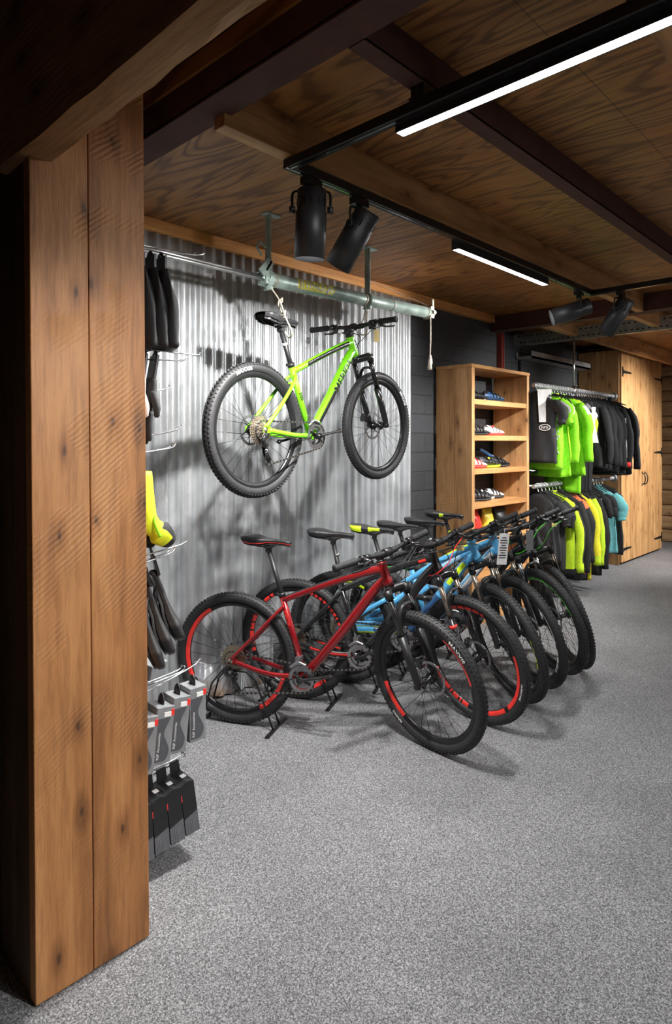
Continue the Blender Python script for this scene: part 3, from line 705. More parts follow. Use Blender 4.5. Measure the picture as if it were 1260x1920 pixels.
    for s in (-1, 1):
        e = bp[-1] if s > 0 else bp[0]; d = ((bp[-1]-bp[-2]) if s > 0 else (bp[0]-bp[1])).normalized()
        g = MB().lathe(e-d*.128, d, [(.0125, 0), (.0185, .001), (.0185, .008), (.0155, .01), (.0162, .06), (.0155, .118), (.019, .12), (.0195, .131), (.012, .134), (0, .134)], 18)
        for k in range(9): g.lathe(e-d*(.112-.011*k), d, [(.0155, 0), (.0172, .002), (.0172, .006), (.0155, .008)], 16)
        g.xf(S).build('grip', X['grip'], br)
        q = e-d*.165
        lv = MB().cyl(q-d*.012, q+d*.012, .019, None, 14).tube(smoothpath([q+bf*.014, q+bf*.042-V((0, 0, .006))-d*.01, q+bf*.05-V((0, 0, .012))+d*.03], 4), [.011]*5+[.009]*4, 10)
        lv.tube(smoothpath([q+bf*.05-V((0, 0, .012))-d*.004, q+bf*.072-V((0, 0, .02))+d*.02, q+bf*.066-V((0, 0, .026))+d*.07, q+bf*.055-V((0, 0, .028))+d*.11], 5), .0055, 8, sc=(1, .8))
        lv.xf(S).build('brake_lever', X['blackgloss'], br)
        sh = MB().box(q-d*.03-V((0, 0, .026))+bf*.008, (.04, .034, .028)).tube([q-d*.03-V((0, 0, .03)), q+d*.0-V((0, 0, .042))-bf*.012, q+d*.02-V((0, 0, .04))-bf*.02], [.007, .006, .004], 8).cyl(q-d*.045, q-d*.02, .0165, None, 12)
        sh.xf(S).build('shifter', X['black'], br)
    # ---- saddle and post
    dpost = (ST-BB).normalized()
    ptop = SP-V((0, 0, .012))
    pm = MB().tube([ST-dpost*.1, ptop-dpost*.015], .0138, 14, 0)
    if post_band: pm.tube([ptop-dpost*.09, ptop-dpost*.075], .0141, 14, 1)
    pm.cyl(ptop-YA*.02-dpost*.004, ptop+YA*.02-dpost*.004, .013, None, 12).box(ptop+V((0, 0, .014)), (.042, .05, .012))
    pm.build('seatpost', [X['black'], X[post_band or 'black']], root)
    MB().tube([ST-dpost*.014, ST+dpost*.006], .0205, 16).box(ST+V((-.022, 0, -.004)), (.014, .02, .014)).build('seat_clamp', X['black'], root)
    sd = link('saddle', cached(('saddle', saddle), lambda: saddle_mesh(saddle)), root, M.Translation(SP+V((-.012, 0, .052))) @ M.Rotation(radians(-1.5), 4, 'Y'))
    for s in (-1, 1):
        MB().tube(smoothpath([(-.11, s*.03, -.012), (-.08, s*.03, -.034), (-.03, s*.022, -.046), (.04, s*.022, -.046), (.1, s*.012, -.022), (.118, s*.008, -.012)], 5), .0036, 8).build('saddle_rail', X['blackgloss'], sd)
    # ---- drivetrain
    cy = -.047
    cr = MB().cyl(BB-YA*.075, BB+YA*.075, .0135, None, 14)
    ca = radians(crank)
    for s in (-1, 1):
        a = ca+(0 if s < 0 else pi); d = V((cos(a), 0, sin(a)))
        base = BB+YA*s*.066; tip = BB+d*.175+YA*s*.079
        cr.tube([base-d*.018, base+d*.03, base+d*.1+YA*s*.008, tip, tip+d*.014], [.017, .0165, .0125, .0145, .009], 10, sc=(1, .6), up=YA)
        cr.cyl(tip-YA*.006, tip+YA*.006, .012, None, 12); cr.cyl(base-YA*.0, base+YA*s*.012, .017, None, 16)
    for k in range(4):
        a = ca+.8+pi/2*k; cr.tube([BB+YA*cy*1.1, BB+YA*(cy+.004)+V((cos(a), 0, sin(a)))*.056], [.016, .008], 8, sc=(1, .5), up=YA)
    c0 = cr.build('crankset', X['blackgloss'], root)
    ck = MB()
    for r_, y_ in ((.074, cy), (.056, cy+.008)):
        pr = []; n = int(r_*2*pi/.0127)*4
        ck.lathe(BB+YA*y_, YA, [(r_-.001, 0), (r_-.001, .0022), (r_-.018, .0022), (r_-.018, 0)], 48, closed=True, smooth=False)
        for k in range(n//4):
            a = 2*pi*k/(n//4); d = V((cos(a), 0, sin(a))); ck.box(BB+YA*(y_+.0011)+d*r_, (.006, .002, .005), 0, M((d, YA, d.cross(YA))).transposed())
    ck.build('chainring', X['steel'], c0)
    # front derailleur cage over the rings
    q = BB+V((-.02, cy-.002, .085)); MB().tube(smoothpath([q+V((-.045, 0, -.028)), q, q+V((.045, 0, -.012))], 5), .009, 8, sc=(1, .8)).box(q+V((-.005, .03, .012)), (.03, .045, .03)).build('front_derailleur', X['steel'], root)
    # rear derailleur and chain
    u1, u2 = P(.012, -.088, -.048), P(.03, -.158, -.05)
    rd = MB().tube(smoothpath([P(-.004, -.02, -.07), P(-.03, -.048, -.078), P(-.012, -.08, -.07), u1], 5), [.012]*10+[.01]*6, 10)
    for y_ in (-.005, .007):
        rd.tube([u1+YA*y_, (u1+u2)/2+V((-.006, y_, 0)), u2+YA*y_], [.016, .012, .016], 10, sc=(.12, 1), up=YA)
    rd0 = rd.build('rear_derailleur', X['blackgloss'], root)
    for u in (u1, u2):
        pm = MB(); cog(pm, .021, 0, .003); pm.xf(M.Translation(u)).build('pulley', X['black'], rd0)
    ch = MB(); path = []
    rc = .046
    path += [BB+V((0, cy, .074)), P(0, rc, -.046)]
    for k in range(1, 7): a = pi/2+pi*k/7*.95; path.append(P(rc*cos(a), rc*sin(a), -.047))
    path += [u1+V((.022, 0, .008)), u1+V((.016, 0, -.018)), u2+V((-.022, 0, .0)), u2+V((-.004, 0, -.023)), BB+V((.0, cy, -.074))]
    for k in range(1, 9): a = -pi/2+pi*k/9; path.append(BB+V((.074*cos(a), cy, .074*sin(a))))
    path.append(path[0])
    seg = []; 
    for a, b in zip(path[:-1], path[1:]):
        n = max(1, round((b-a).length/.0127))
        for i in range(n):
            p, q = a+(b-a)*i/n, a+(b-a)*(i+1)/n; seg.append((p, q))
    for k, (p, q) in enumerate(seg):
        d = (q-p).normalized(); ch.box((p+q)/2, ((q-p).length*.98, .0068 if k % 2 else .0042, .0085), 0 if k % 2 else 1, M((d, YA, d.cross(YA))).transposed())
    ch.build('chain', [X['chainmat'], X['black']], root)
    # ---- brakes and cables
    q = FH+YA*.052-ax*.075-fw*.052; MB().box(q, (.03, .034, .05), 0, M.Rotation(.3, 3, 'Y')).cyl(q-YA*.02, q+YA*.022, .014).xf(S).build('brake_caliper', X['blackgloss'], root)
    q = P(.06, .055, .05); MB().box(q, (.045, .034, .03), 0, M.Rotation(-.5, 3, 'Y')).cyl(q-YA*.02, q+YA*.022, .013).build('brake_caliper', X['blackgloss'], root)
    Sp = lambda p: S @ p
    cb = lambda pts, m_: MB().tube(smoothpath(pts, 7), .0026, 6).build('cable', X[m_], root)
    cb([Sp(bp[6]+bf*.04-V((0, 0, .02))), Sp(clampc+fw*.06+YA*.08-V((0, 0, .06))), Sp(HT+fw*.08+ax*.08+YA*.02), HT+ax*.12-fw*.0-YA*.032, dt1+(BB-dt1)*.1-YA*.03], cable)
    cb([Sp(bp[1]+bf*.04-V((0, 0, .02))), Sp(clampc+fw*.09-YA*.07-V((0, 0, .05))), Sp(HT+fw*.11+ax*.05), HT+ax*.07+YA*.03+fw*.03, tt1+(tt0-tt1)*.1+YA*.026], 'black')
    cb([Sp(bp[6]+bf*.045-V((0, 0, .02))+YA*.01), Sp(clampc+fw*.11+YA*.04-V((0, 0, .08))), Sp(Cw+fw*.06+YA*.06), Sp(FH-ax*.3+YA*.075), Sp(FH-ax*.1+YA*.07-fw*.04)], 'black')
    cb([dt1+(BB-dt1)*.95-YA*.026, P(bb[0]-.12, bb[1]-.018, -.06), P(.07, -.03, -.078), P(-.03, -.06, -.085), P(-.035, -.035, -.085)], 'black')
    return root, P, S

def stripe_between(a0, a1, lo, hi, mi):
    return lambda t, j: mi if lo <= t <= hi and (a0 <= j <= a1) else 0
# tube angle j: 0 = top, .25 = the rider's right (drive side)... the tube frame starts from world up
RED = dict(mats=['red', 'black', 'redbright'], tt_at=.93, stripe=dict(dt=lambda t, j: 1 if .1 < t < .9 and (j < .1 or j > .9) else 0, tt=lambda t, j: 1 if t < .62 and (j < .13 or j > .87) else 0, ss=lambda t, j: 0),
           text=[('BIG.NINE', .62, 1, 0, .021, 'redbright', 'st')])
BLK = dict(mats=['blackgloss', 'redbright', 'black'], tt_at=.88, stripe=dict(cs=lambda t, j: 1 if .25 < j < .5 or .5 < j < .75 and t < .8 else 0, dt=lambda t, j: 1 if t > .35 and .4 < j < .6 else 0, tt=lambda t, j: 1 if .7 < t < .78 and (.15 < j < .35 or .65 < j < .85) else 0))
BLU = dict(mats=['blue', 'limeyellow', 'darkblue'], tt_at=.72, arch=.05, stripe=dict(tt=lambda t, j: 1 if t > .55 and t < .86 and (j < .1 or j > .9) else 0, dt=lambda t, j: 2 if t < .3 else (1 if .4 < t < .62 and .1 < j < .3 else 0), cs=lambda t, j: 1 if .3 < j < .7 else 2 if t < .6 else 0))
BLW = dict(mats=['blue', 'white', 'paleblue'], tt_at=.72, arch=.05, stripe=dict(dt=lambda t, j: 1 if .3 < t < .75 and (.15 < j < .35 or .65 < j < .85) else (2 if j < .12 or j > .88 else 0), tt=lambda t, j: 2 if t < .4 else 0))
BGR = dict(mats=['blackgloss', 'greenneon', 'black'], tt_at=.88, stripe=dict(tt=lambda t, j: 1 if .62 < t < .74 and (.15 < j < .35 or .65 < j < .85) else 0))
ANT = dict(mats=['anthracite', 'greenneon', 'black'], tt_at=.88, stripe={})
LIM = dict(mats=['lime', 'blackgloss', 'limeyellow'], tt_at=.9, arch=.02, dtarch=.012,
           stripe=dict(tt=lambda t, j: 1 if .12 < t < .78 and (.12 < j < .30 or .70 < j < .88) else 0, dt=lambda t, j: 1 if (.08 < t < .28 or .8 < t < .97) and (.13 < j < .40 or .6 < j < .87) else 0, ht=lambda t, j: 0),
           text=[('MERIDA', .33, 1, 0, .06, 'blackgloss', 'dt'), ('500', .62, -1, 0, .032, 'blackgloss', 'st')])
fk = dict(mats=['black', 'limeyellow'])
mountain_bike('lime green mountain bike hung by ropes from the overhead tube, clear of the floor', (2.089, 2.54), .099, -.037, 1.635-.348, .042, .348, 1.105, (.425, -.045), LIM, dict(mats=['blackgloss', 'lime'], band=1),
              sp=(.208, .548), ht=((.828, .548), (.872, .432)), stt=(.279, .352), text_f=[('MAXXIS', 35, .019, -1)], text_r=[('MAXXIS', 108, .02, -1)], crank=8, saddle='black', post_band='white', barlen=.33)
mountain_bike('metallic red mountain bike standing frontmost in the floor row', (2.19, 2.858), -1.12, -.57, 0, 0, .366, 1.085, (.412, -.06), RED, fk,
              rim_f=((15, 62, 1, 0), (196, 236, 1, 0)), rim_r=((120, 205, 1, 0), (300, 345, 1, 0)), saddle='red', text_f=[('MAXXIS', 46, .02, -1), ('MAXXIS', 232, .013, -1)], text_r=[('MAXXIS', 150, .018, 1)], stan='blackgloss', crank=14, sp=(.2, .628))
mountain_bike('black mountain bike with dashed red rim decals parked just behind the red one', (2.66, 2.865), -1.14, -.58, 0, 0, .366, 1.08, (.418, -.055), BLK, dict(mats=['blackgloss', 'redbright'], sticker=['redbright']),
              rim_f=((-42, 22, 1, 4.0), (70, 118, 1, 5), (-78, -48, 1, 0), (205, 262, 1, 3.5)), rim_r=((120, 200, 1, 5), (20, 80, 1, 6), (250, 310, 1, 4)), saddle='redtail', stan='tan', cable='redbright', crank=28, post_band='steel', sp=(.238, .618), text_f=[('HURRICANE', -12, .011, -1)])
mountain_bike('blue full suspension mountain bike with a lime stripe on its top tube', (3.04, 2.834), -1.12, -.95, 0, 0, .366, 1.045, (.41, -.03), BLU, dict(mats=['blackgloss', 'limeyellow'], sticker=['paleblue', 'limeyellow']),
              rim_f=((-5, 28, 3, 9),), rim_r=((60, 110, 3, 0),), saddle='lime', stan='tan', full=True, ht=((.83, .6), (.872, .475)), stt=(.29, .36), sp=(.215, .61))
mountain_bike('second blue full suspension mountain bike, half hidden behind the lime striped blue one', (3.33, 2.85), -1.12, -.95, 0, 0, .366, 1.045, (.41, -.03), BLW, fk,
              rim_f=((10, 48, 2, 0), (-30, 5, 2, 5)), rim_r=((60, 120, 2, 0),), saddle='grey', stan='tan', full=True, ht=((.83, .6), (.872, .475)), stt=(.29, .36), sp=(.215, .605))
mountain_bike('black mountain bike with neon green rim decals, fifth in the floor row', (3.645, 2.845), -1.12, -.95, 0, 0, .366, 1.035, (.418, -.055), BGR, fk,
              rim_f=((52, 118, 4, 4.5), (30, 52, 4, 0), (-150, -120, 2, 0)), rim_r=((60, 120, 4, 5),), saddle='black', stan='silver', cable='greenneon', post_band='steel')
mountain_bike('dark grey mountain bike standing last in the floor row beside the bookcase', (3.92, 2.86), -1.2, -1.1, 0, 0, .366, 1.04, (.418, -.055), ANT, dict(mats=['black', 'greenneon']),
              rim_f=((20, 70, 2, 0),), rim_r=((60, 120, 2, 0),), saddle='limeside', stan='tan', post_band='limeyellow', sp=(.206, .63), cable='greenneon')

# wire floor stands clasping each rear wheel
for k, (x, y, hd, lab) in enumerate(((2.19, 2.858, -1.12, 'red bike at the front'), (2.66, 2.865, -1.14, 'black bike with red decals'), (3.04, 2.834, -1.12, 'lime striped blue bike'), (3.33, 2.85, -1.12, 'half hidden blue bike'), (3.645, 2.845, -1.12, 'black bike with green decals'), (3.92, 2.86, -1.2, 'dark grey bike at the end'))):
    t = thing('bike_stand', 'black wire stand gripping the rear wheel of the '+lab, 'bike stand', (x, y, 0), (0, 0, hd), 'wire stands under the floor bikes')
    for s in (-1, 1):
        MB().tube([(-.19, s*.042, .006), (-.13, s*.04, .22), (-.06, s*.04, .305), (.09, s*.04, .305), (.14, s*.04, .26), (.245, s*.042, .006)], .0055, 8).build('hoop', X['black'], t)
    for xx in (-.19, .245):
        MB().bx((xx-.011, -.13, 0), (xx+.011, .13, .008)).build('foot_bar', X['black'], t)

# ropes and tags
def rope(label, pts, r=.0045, knot=None):
    m_ = MB().tube(smoothpath(pts, 8), r, 8)
    if knot:
        for kx in knot:
            k0 = V(kx); m_.tube(smoothpath([k0+V((.012*cos(a), .012*sin(a)*.7, .01*sin(2.3*a)+.006*a-.02)) for a in [i*.7 for i in range(12)]], 3), r, 6)
    return tag(m_.build('rope', X['rope']), label, 'rope')
sx, sy, sz = 2.27, 2.555, 2.17
rope('knotted rope holding the hanging bike by its saddle rails', [(2.27, 2.652, 2.42), (2.285, 2.61, 2.36), (2.275, 2.57, 2.31), (sx+.0, sy-.03, sz+.06), (sx+.02, sy-.05, sz-.005), (sx+.05, sy-.0, sz-.03), (sx+.06, sy+.05, sz+.02), (2.3, 2.59, 2.27), (2.29, 2.62, 2.33)], .0045, [(2.285, 2.59, 2.33), (2.29, 2.57, 2.26)])
rope('rope tying the handlebar of the hanging bike up to the tube', [(3.06, 2.65, 2.435), (3.05, 2.64, 2.39), (3.02, 2.64, 2.34), (2.99, 2.66, 2.27), (3.0, 2.60, 2.245), (3.02, 2.60, 2.30), (3.05, 2.64, 2.38)], .0045, [(3.05, 2.64, 2.38)])
def price_tag(label, c, size, rz, mat, lines=0, tilt=.0):
    t = thing('price_tag', label, 'price tag', c, (tilt, tilt*.4, rz))
    MB().box((0, 0, -size[1]/2), (size[0], .002, size[1])).build('card', X[mat], t)
    if lines:
        m_ = MB()
        for i in range(lines): m_.box((0, -.0016, -size[1]*(.14+.72*i/lines)), (size[0]*(.7 if i % 3 else .45), .001, size[1]*.03))
        m_.build('printed_lines', X['black'], t)
    MB().tube([(0, 0, .03), (0, 0, -.004)], .0012, 5).build('string', X['white'], t)
price_tag('small yellow card hanging from the handlebar of the lime bike', (2.93, 2.45, 2.25), (.035, .075), -.3, 'tagyellow')
price_tag('yellow card hanging beside the red cable of the black bike', (3.30, 2.10, .985), (.05, .07), -.6, 'tagyellow')
price_tag('long white price card with black print on the lime striped blue bike', (3.42, 1.87, 1.03), (.062, .19), -.65, 'tagwhite', 9, .12)
price_tag('grey price card hanging from the second blue bike', (3.86, 1.93, 1.0), (.055, .13), -.5, 'steel')
price_tag('yellow card hanging from the handlebar of the dark grey bike', (4.42, 2.02, 1.02), (.045, .06), -.4, 'tagyellow')

# ---------------------------------------------------------------- open timber bookcase
BX0, BX1, BY0, BY1, BZ = 4.635, 5.66, 2.835, 3.195, 2.235
t = thing('bookcase', 'tall open timber bookcase of cycling shoes against the grey block wall', 'bookcase', (BX0, BY1, 0))
off = M.Translation(-V(t.location))
for x0 in (BX0, BX1-.045):
    MB().bx((x0, BY0, 0), (x0+.045, BY0+.172, BZ-.03)).bx((x0, BY0+.174, 0), (x0+.045, BY1, BZ-.03)).xf(off).build('side_panel', X['shelf_z'], t, bevel=.003)
MB().bx((BX0-.004, BY0-.004, BZ-.03), (BX1+.004, BY1, BZ)).xf(off).build('top_panel', X['shelf_x'], t, bevel=.003)
SHELF = [1.94, 1.633, 1.344, 1.051, .74, .42]
for z in SHELF: MB().bx((BX0+.045, BY0+.006, z-.045), (BX1-.045, BY1, z)).xf(off).build('shelf', X['shelf_x'], t, bevel=.003)
MB().bx((BX0+.045, BY0+.03, .0), (BX1-.045, BY0+.05, .08)).xf(off).build('plinth', X['shelf_x'], t)

def shoe(label, x, y, z, rz, c1, c2, c3, seed=0, s=1.0):
    """cycling shoe: x is the length, toe toward +x"""
    t = thing('cycling_shoe', label, 'shoe', (x, y, z+.0), (0, 0, rz), 'cycling shoes in the bookcase')
    t.scale = (s, s, s)
    prof = [(-.142, .010, .055, .052), (-.135, .024, .085, .045), (-.118, .032, .098, .04), (-.09, .034, .1, .036), (-.055, .033, .094, .034), (-.02, .034, .088, .034), (.02, .038, .08, .032), (.06, .043, .066, .03), (.095, .044, .054, .03), (.12, .037, .045, .032), (.137, .022, .036, .032), (.145, .006, .028, .03)]
    rows = []
    for (xx, wd, top, zb) in prof:
        row = []
        for j in range(16):
            a = 2*pi*j/16; cz = (top+.018)/2; hz = (top-.018)/2
            yy = wd*cos(a)*(1-.22*max(0, sin(a))*(1 if xx < .05 else .4)); row.append(V((xx, yy+.006*sin((xx+.14)*9), cz+hz*sin(a)*(1 if sin(a) > 0 else .95))))
        rows.append(row)
    MB().grid(rows, cu=True, capr=True, mf=lambda ti, tj: 1 if ti < .22 and .1 < tj < .4 else (1 if ti > .82 else 0)).build('upper', [X[c1], X[c2]], t)
    so = []
    for (xx, wd, top, zb) in prof:
        lift = .012*max(0, (xx-.05)/.1)**2+.004*max(0, (-xx-.09)/.05)
        so.append([V((xx, wd*1.02*c+.006*sin((xx+.14)*9), zz+lift)) for c, zz in ((-1, .020), (-.92, .004), (.92, .004), (1, .020))])
    MB().grid(so, cu=True, capr=True).box((.05, .008, .002), (.06, .04, .008)).box((-.1, .0, .002), (.05, .04, .008)).build('sole', X[c3], t)
    for k, xx in enumerate((-.035, .005, .042)):
        i = min(range(12), key=lambda q: abs(prof[q][0]-xx)); wd, top = prof[i][1], prof[i][2]
        pts = [V((xx+.012, -wd*1.03, top*.45)), V((xx+.006, -wd*.9, top*.8)), V((xx, -wd*.4, top*1.0)), V((xx-.002, wd*.3, top*1.01)), V((xx-.004, wd*.85, top*.78))]
        MB().tube(smoothpath([p+V((0, .006*sin((xx+.14)*9), .001)) for p in pts], 4), .0095, 6, sc=(.25, 1)).build('strap', X[c2], t)
    MB().lathe((-.035, -.03, .085), (0, -.7, .6), [(0, .006), (.011, .005), (.012, 0)], 12).build('dial', X[c3], t)
S1, S2, S3, S4 = [z+.001 for z in SHELF[:4]]
shoe('glossy black road shoe at the left end of the top shelf', 4.93, 2.99, S1, -.35, 'black', 'anthracite', 'blackgloss')
shoe('black and grey shoe behind the others on the top shelf', 5.04, 3.08, S1, -.25, 'anthracite', 'steel', 'black')
shoe('dark navy shoe pointing right on the top shelf', 5.20, 2.96, S1, -.2, 'darkblue', 'black', 'black')
shoe('black shoe on the far right of the top shelf', 5.33, 3.09, S1, -.2, 'black', 'black', 'black')
shoe('dark grey shoe with pale straps at the left end of the second shelf', 4.93, 2.97, S2, -.3, 'anthracite', 'black', 'black')
shoe('black shoe with silver straps in the middle of the second shelf', 5.08, 3.04, S2, -.25, 'black', 'silver', 'black')
shoe('white shoe with red sole edge on the second shelf', 5.25, 2.99, S2, -.2, 'white', 'steel', 'redbright')
shoe('white shoe behind the red soled one on the second shelf', 5.2, 3.11, S2, -.15, 'white', 'white', 'black')
shoe('white and pink shoe at the left end of the third shelf', 4.86, 2.95, S3, -.3, 'white', 'redbright', 'redbright')
shoe('black shoe with yellow sole mark on the third shelf', 5.09, 2.94, S3, -.2, 'black', 'anthracite', 'limeyellow')
shoe('silver and black shoe behind the yellow marked one on the third shelf', 5.0, 3.08, S3, -.25, 'steel', 'black', 'black')
shoe('black shoe in front of the blue foot measure on the third shelf', 5.30, 2.96, S3, -.2, 'black', 'black', 'black')
shoe('black mountain shoe with round dials at the left end of the fourth shelf', 4.94, 2.96, S4, -.35, 'anthracite', 'black', 'black')
shoe('black shoe with white dials in the middle of the fourth shelf', 5.08, 3.0, S4, -.25, 'black', 'anthracite', 'white')
shoe('white shoe with black toe on the fourth shelf', 5.27, 3.0, S4, -.2, 'white', 'black', 'black')
shoe('white shoe behind the black toed one on the fourth shelf', 5.17, 3.11, S4, -.2, 'white', 'silver', 'black')
def card_box(label, c, d, rz, marks, mat='black'):
    t = thing('shoe_box', label, 'box', c, (0, 0, rz)); MB().box((0, 0, d[2]/2), d).build('carton', X[mat], t, bevel=.002)
    m_ = MB(); random.seed(sum(map(ord, label)))
    for k in range(marks): m_.box((-d[0]*.35+d[0]*.7*random.random(), -d[1]/2-.001, d[2]*(.35+.5*random.random())), (.02+.03*random.random(), .001, .012))
    m_.build('white_print', X['white'], t)
card_box('black carton with white print standing at the back of the top shelf', (4.87, 3.13, S1), (.22, .09, .17), 0, 12)
card_box('black carton with white print standing at the back of the third shelf', (4.88, 3.14, S3), (.2, .08, .16), 0, 7)
t = thing('foot_measure', 'pale blue foot measuring board leaning at the right end of the third shelf', 'measuring board', (5.315, 3.08, S3+.035), (0, .36, -.1))
MB().box((0, 0, .05), (.46, .13, .03)).build('board', X['darkblue'], t, bevel=.01)
MB().box((.0, 0, .067), (.42, .1, .006)).build('plate', X['paleblue'], t, bevel=.002)
MB().tube(smoothpath([(.18, -.07, .05), (.235, -.05, .05), (.25, 0, .05), (.235, .05, .05), (.18, .07, .05)], 5), .02, 10).build('heel_cup', X['silver'], t)
for k, (x, c, lab) in enumerate(((4.95, 'redbright', 'red packet lying on the fifth shelf behind the handlebars'), (5.16, 'yellowprint', 'yellow packet on the fifth shelf behind the handlebars'), (5.38, 'black', 'black packet at the right of the fifth shelf'))):
    o = thing('packet', lab, 'packet', (x, 3.0, SHELF[4]), (0, 0, .2-.2*k)); rows = []
    for i in range(9):
        v_ = i/8; th = .055*sin(pi*min(1, v_+.12))**.6+.004
        rows.append([V(((-.09+.18*u/8)*(1-.06*sin(pi*v_)), sgn*th*(sin(pi*u/8)**.5 if 0 < u < 8 else 0), .23*v_)) for sgn, rng in ((1, range(0, 9)), (-1, range(7, 0, -1))) for u in rng])
    MB().grid(rows, cu=True, capr=True).build('pouch', X[c], o)

# ---------------------------------------------------------------- timber wardrobe
WX0, WX1, WY0, WY1, WZ = 8.36, 10.0, 2.93, 3.49, 2.79
t = thing('wardrobe', 'tall built timber wardrobe with two boarded doors in the far corner', 'wardrobe', (WX0, WY1, 0)); off = M.Translation(-V(t.location))
a = MB(); n = 3
for k in range(n): y0 = WY0+.03+(WY1-WY0-.03)*k/n; a.bx((WX0, y0, .0), (WX0+.035, y0+(WY1-WY0-.03)/n-.004, WZ))
a.xf(off).build('side_panel', X['cup_z'], t, bevel=.003)
MB().bx((WX1-.035, WY0+.03, 0), (WX1, WY1, WZ)).xf(off).build('side_panel', X['cup_z'], t)
MB().bx((WX0, WY0+.03, WZ-.03), (WX1, WY1, WZ)).xf(off).build('top_panel', X['cup_z'], t)
MB().bx((WX0+.03, WY0+.06, .02), (WX1-.03, WY1, .06)).xf(off).build('floor_panel', X['cup_z'], t)
mid = (WX0+WX1)/2
for s, (x0, x1) in ((-1, (WX0+.004, mid-.003)), (1, (mid+.003, WX1-.004))):
    a = MB(); n = 5
    for k in range(n): q = (x1-x0)/n; a.bx((x0+q*k+.002, WY0, .035), (x0+q*(k+1)-.002, WY0+.028, WZ-.01))
    d = a.xf(off).build('door', X['cup_z'], t, bevel=.004)
    for z in (.2, 1.43, 2.48):
        xh = x0+.03 if s < 0 else x1-.03; y = WY0-.003
        h = MB().box((xh, y, z), (.03, .008, .13)).prism([(xh-s*.01, y-.002, z-.02), (xh-s*.01, y-.002, z+.02), (xh-s*.30, y-.002, z+.011), (xh-s*.33, y-.002, z), (xh-s*.30, y-.002, z-.011)], (0, .005, 0)).cyl((xh-s*.012, y-.003, z-.03), (xh-s*.012, y-.003, z+.03), .009)
        h.xf(off).build('strap_hinge', X['iron'], d)
    xh = mid+s*.05
    MB().tube(smoothpath([(xh, WY0-.002, 1.16), (xh+s*.0, WY0-.03, 1.14), (xh, WY0-.045, 1.08), (xh, WY0-.03, 1.02), (xh, WY0-.002, 1.0)], 5), .007, 8).box((xh, WY0-.002, 1.165), (.018, .005, .03)).box((xh, WY0-.002, .995), (.018, .005, .03)).xf(off).build('handle', X['iron'], d)

# ---------------------------------------------------------------- clothes rails
RY, RZ, RZ2, RX0, RX1 = 2.80, 2.118, 1.15, 5.675, 7.72
def rail(label, z, x0, x1):
    t = thing('clothes_rail', label, 'clothes rail', (x0, RY, z)); n = int((x1-x0)/.014)
    MB().tube([((x1-x0)*i/n, 0, 0) for i in range(n+1)], [.019+(.0035 if i % 2 else 0) for i in range(n+1)], 14).build('bar', X['galvdull'], t)
    MB().lathe((x1-x0, 0, 0), (1, 0, 0), [(0, 0), (.045, 0), (.045, .012), (.024, .018), (0, .02)], 20).build('end_flange', X['galvdull'], t)
    return t
t = rail('upper ribbed steel clothes rail running from the bookcase toward the wardrobe', RZ, RX0, RX1)
MB().cyl((6.6-RX0, 0, 0), (6.6-RX0, 0, 2.66-RZ), .012, None, 14).lathe((6.6-RX0, 0, -.028), (0, 0, 1), [(.026, 0), (.03, .01), (.03, .05), (.018, .075), (.012, .08)], 16).tube([(6.6-RX0-.0, -.02, .05), (6.6-RX0, -.04, .055)], .008, 8).build('drop_pipe', X['chrome'], t)
t = rail('lower ribbed steel clothes rail hidden under the hanging jerseys', RZ2, RX0, RX1)
for xx in (.06, 1.95): MB().cyl((xx, .0, 0), (xx, .69, 0), .012).build('wall_arm', X['galvdull'], t)
t = thing('wall_shelf', 'black shelf between the upper and lower clothes rails beside the bookcase', 'shelf', (5.68, 2.98, 1.27))
MB().bx((0, -.1, 0), (.62, .5, .025)).build('board', X['black'], t)
o = thing('cap', 'grey and white striped cycling cap on the black shelf under the dark jersey', 'cap', (5.77, 2.98, 1.296), (0, 0, -1.2))
rows = [[V((.085*cos(2*pi*j/18)*math.cos(pi/2*i/7), .075*sin(2*pi*j/18)*math.cos(pi/2*i/7), .075*sin(pi/2*i/7))) for j in range(18)] for i in range(8)]
MB().grid(rows, cu=True, mf=lambda a, b: 1 if int(b*18) in (3, 5, 12, 14) else 0).build('crown', [X['steel'], X['white']], o)
MB().grid([[V((.06+.07*i/5*cos(-.9+1.8*j/10)+.02, .085*sin(-.9+1.8*j/10)*(1+.1*i/5), .008+.006*sin(pi*j/10)-.01*i/5)) for j in range(11)] for i in range(6)]).build('peak', X['white'], o)

FAB = {}
def fab(name, c, rough=.8, **k):
    FAB[name] = plain('cloth_'+name, c, rough, var=.1, scale=40, bmp=.05, sheen=.04); return FAB[name]
fab('black', (.007, .007, .008)); fab('char', (.013, .0135, .015)); fab('grey', (.2, .2, .21)); fab('white', (.75, .75, .74)); fab('lime', (.25, .72, .01)); fab('limey', (.48, .7, .015)); fab('yellow', (.68, .62, .02))
fab('red', (.75, .03, .02)); fab('teal', (.16, .5, .52)); fab('blue', (.03, .12, .45)); fab('orange', (.85, .16, .05)); fab('pale', (.55, .53, .5)); fab('navy', (.02, .035, .07)); fab('pink', (.55, .42, .38))
def hanger(x, z, group, yaw=0):
    t = thing('coat_hanger', 'black hanger with a pale metal hook on the '+group, 'hanger', (x, RY, z), (0, 0, yaw), 'hangers on the '+group)
    MB().tube(smoothpath([(0, -.008, -.055), (0, -.004, -.03), (0, .022, -.012), (0, .028, .012), (0, 0, .0275), (0, -.026, .012), (0, -.028, .0)], 5), .0032, 6).build('hook', X['white'], t)
    MB().tube(smoothpath([(0, -.17, -.115), (0, -.1, -.085), (0, 0, -.055), (0, .1, -.085), (0, .17, -.115)], 5), .008, 8, sc=(.6, 1)).build('arm', X['black'], t)
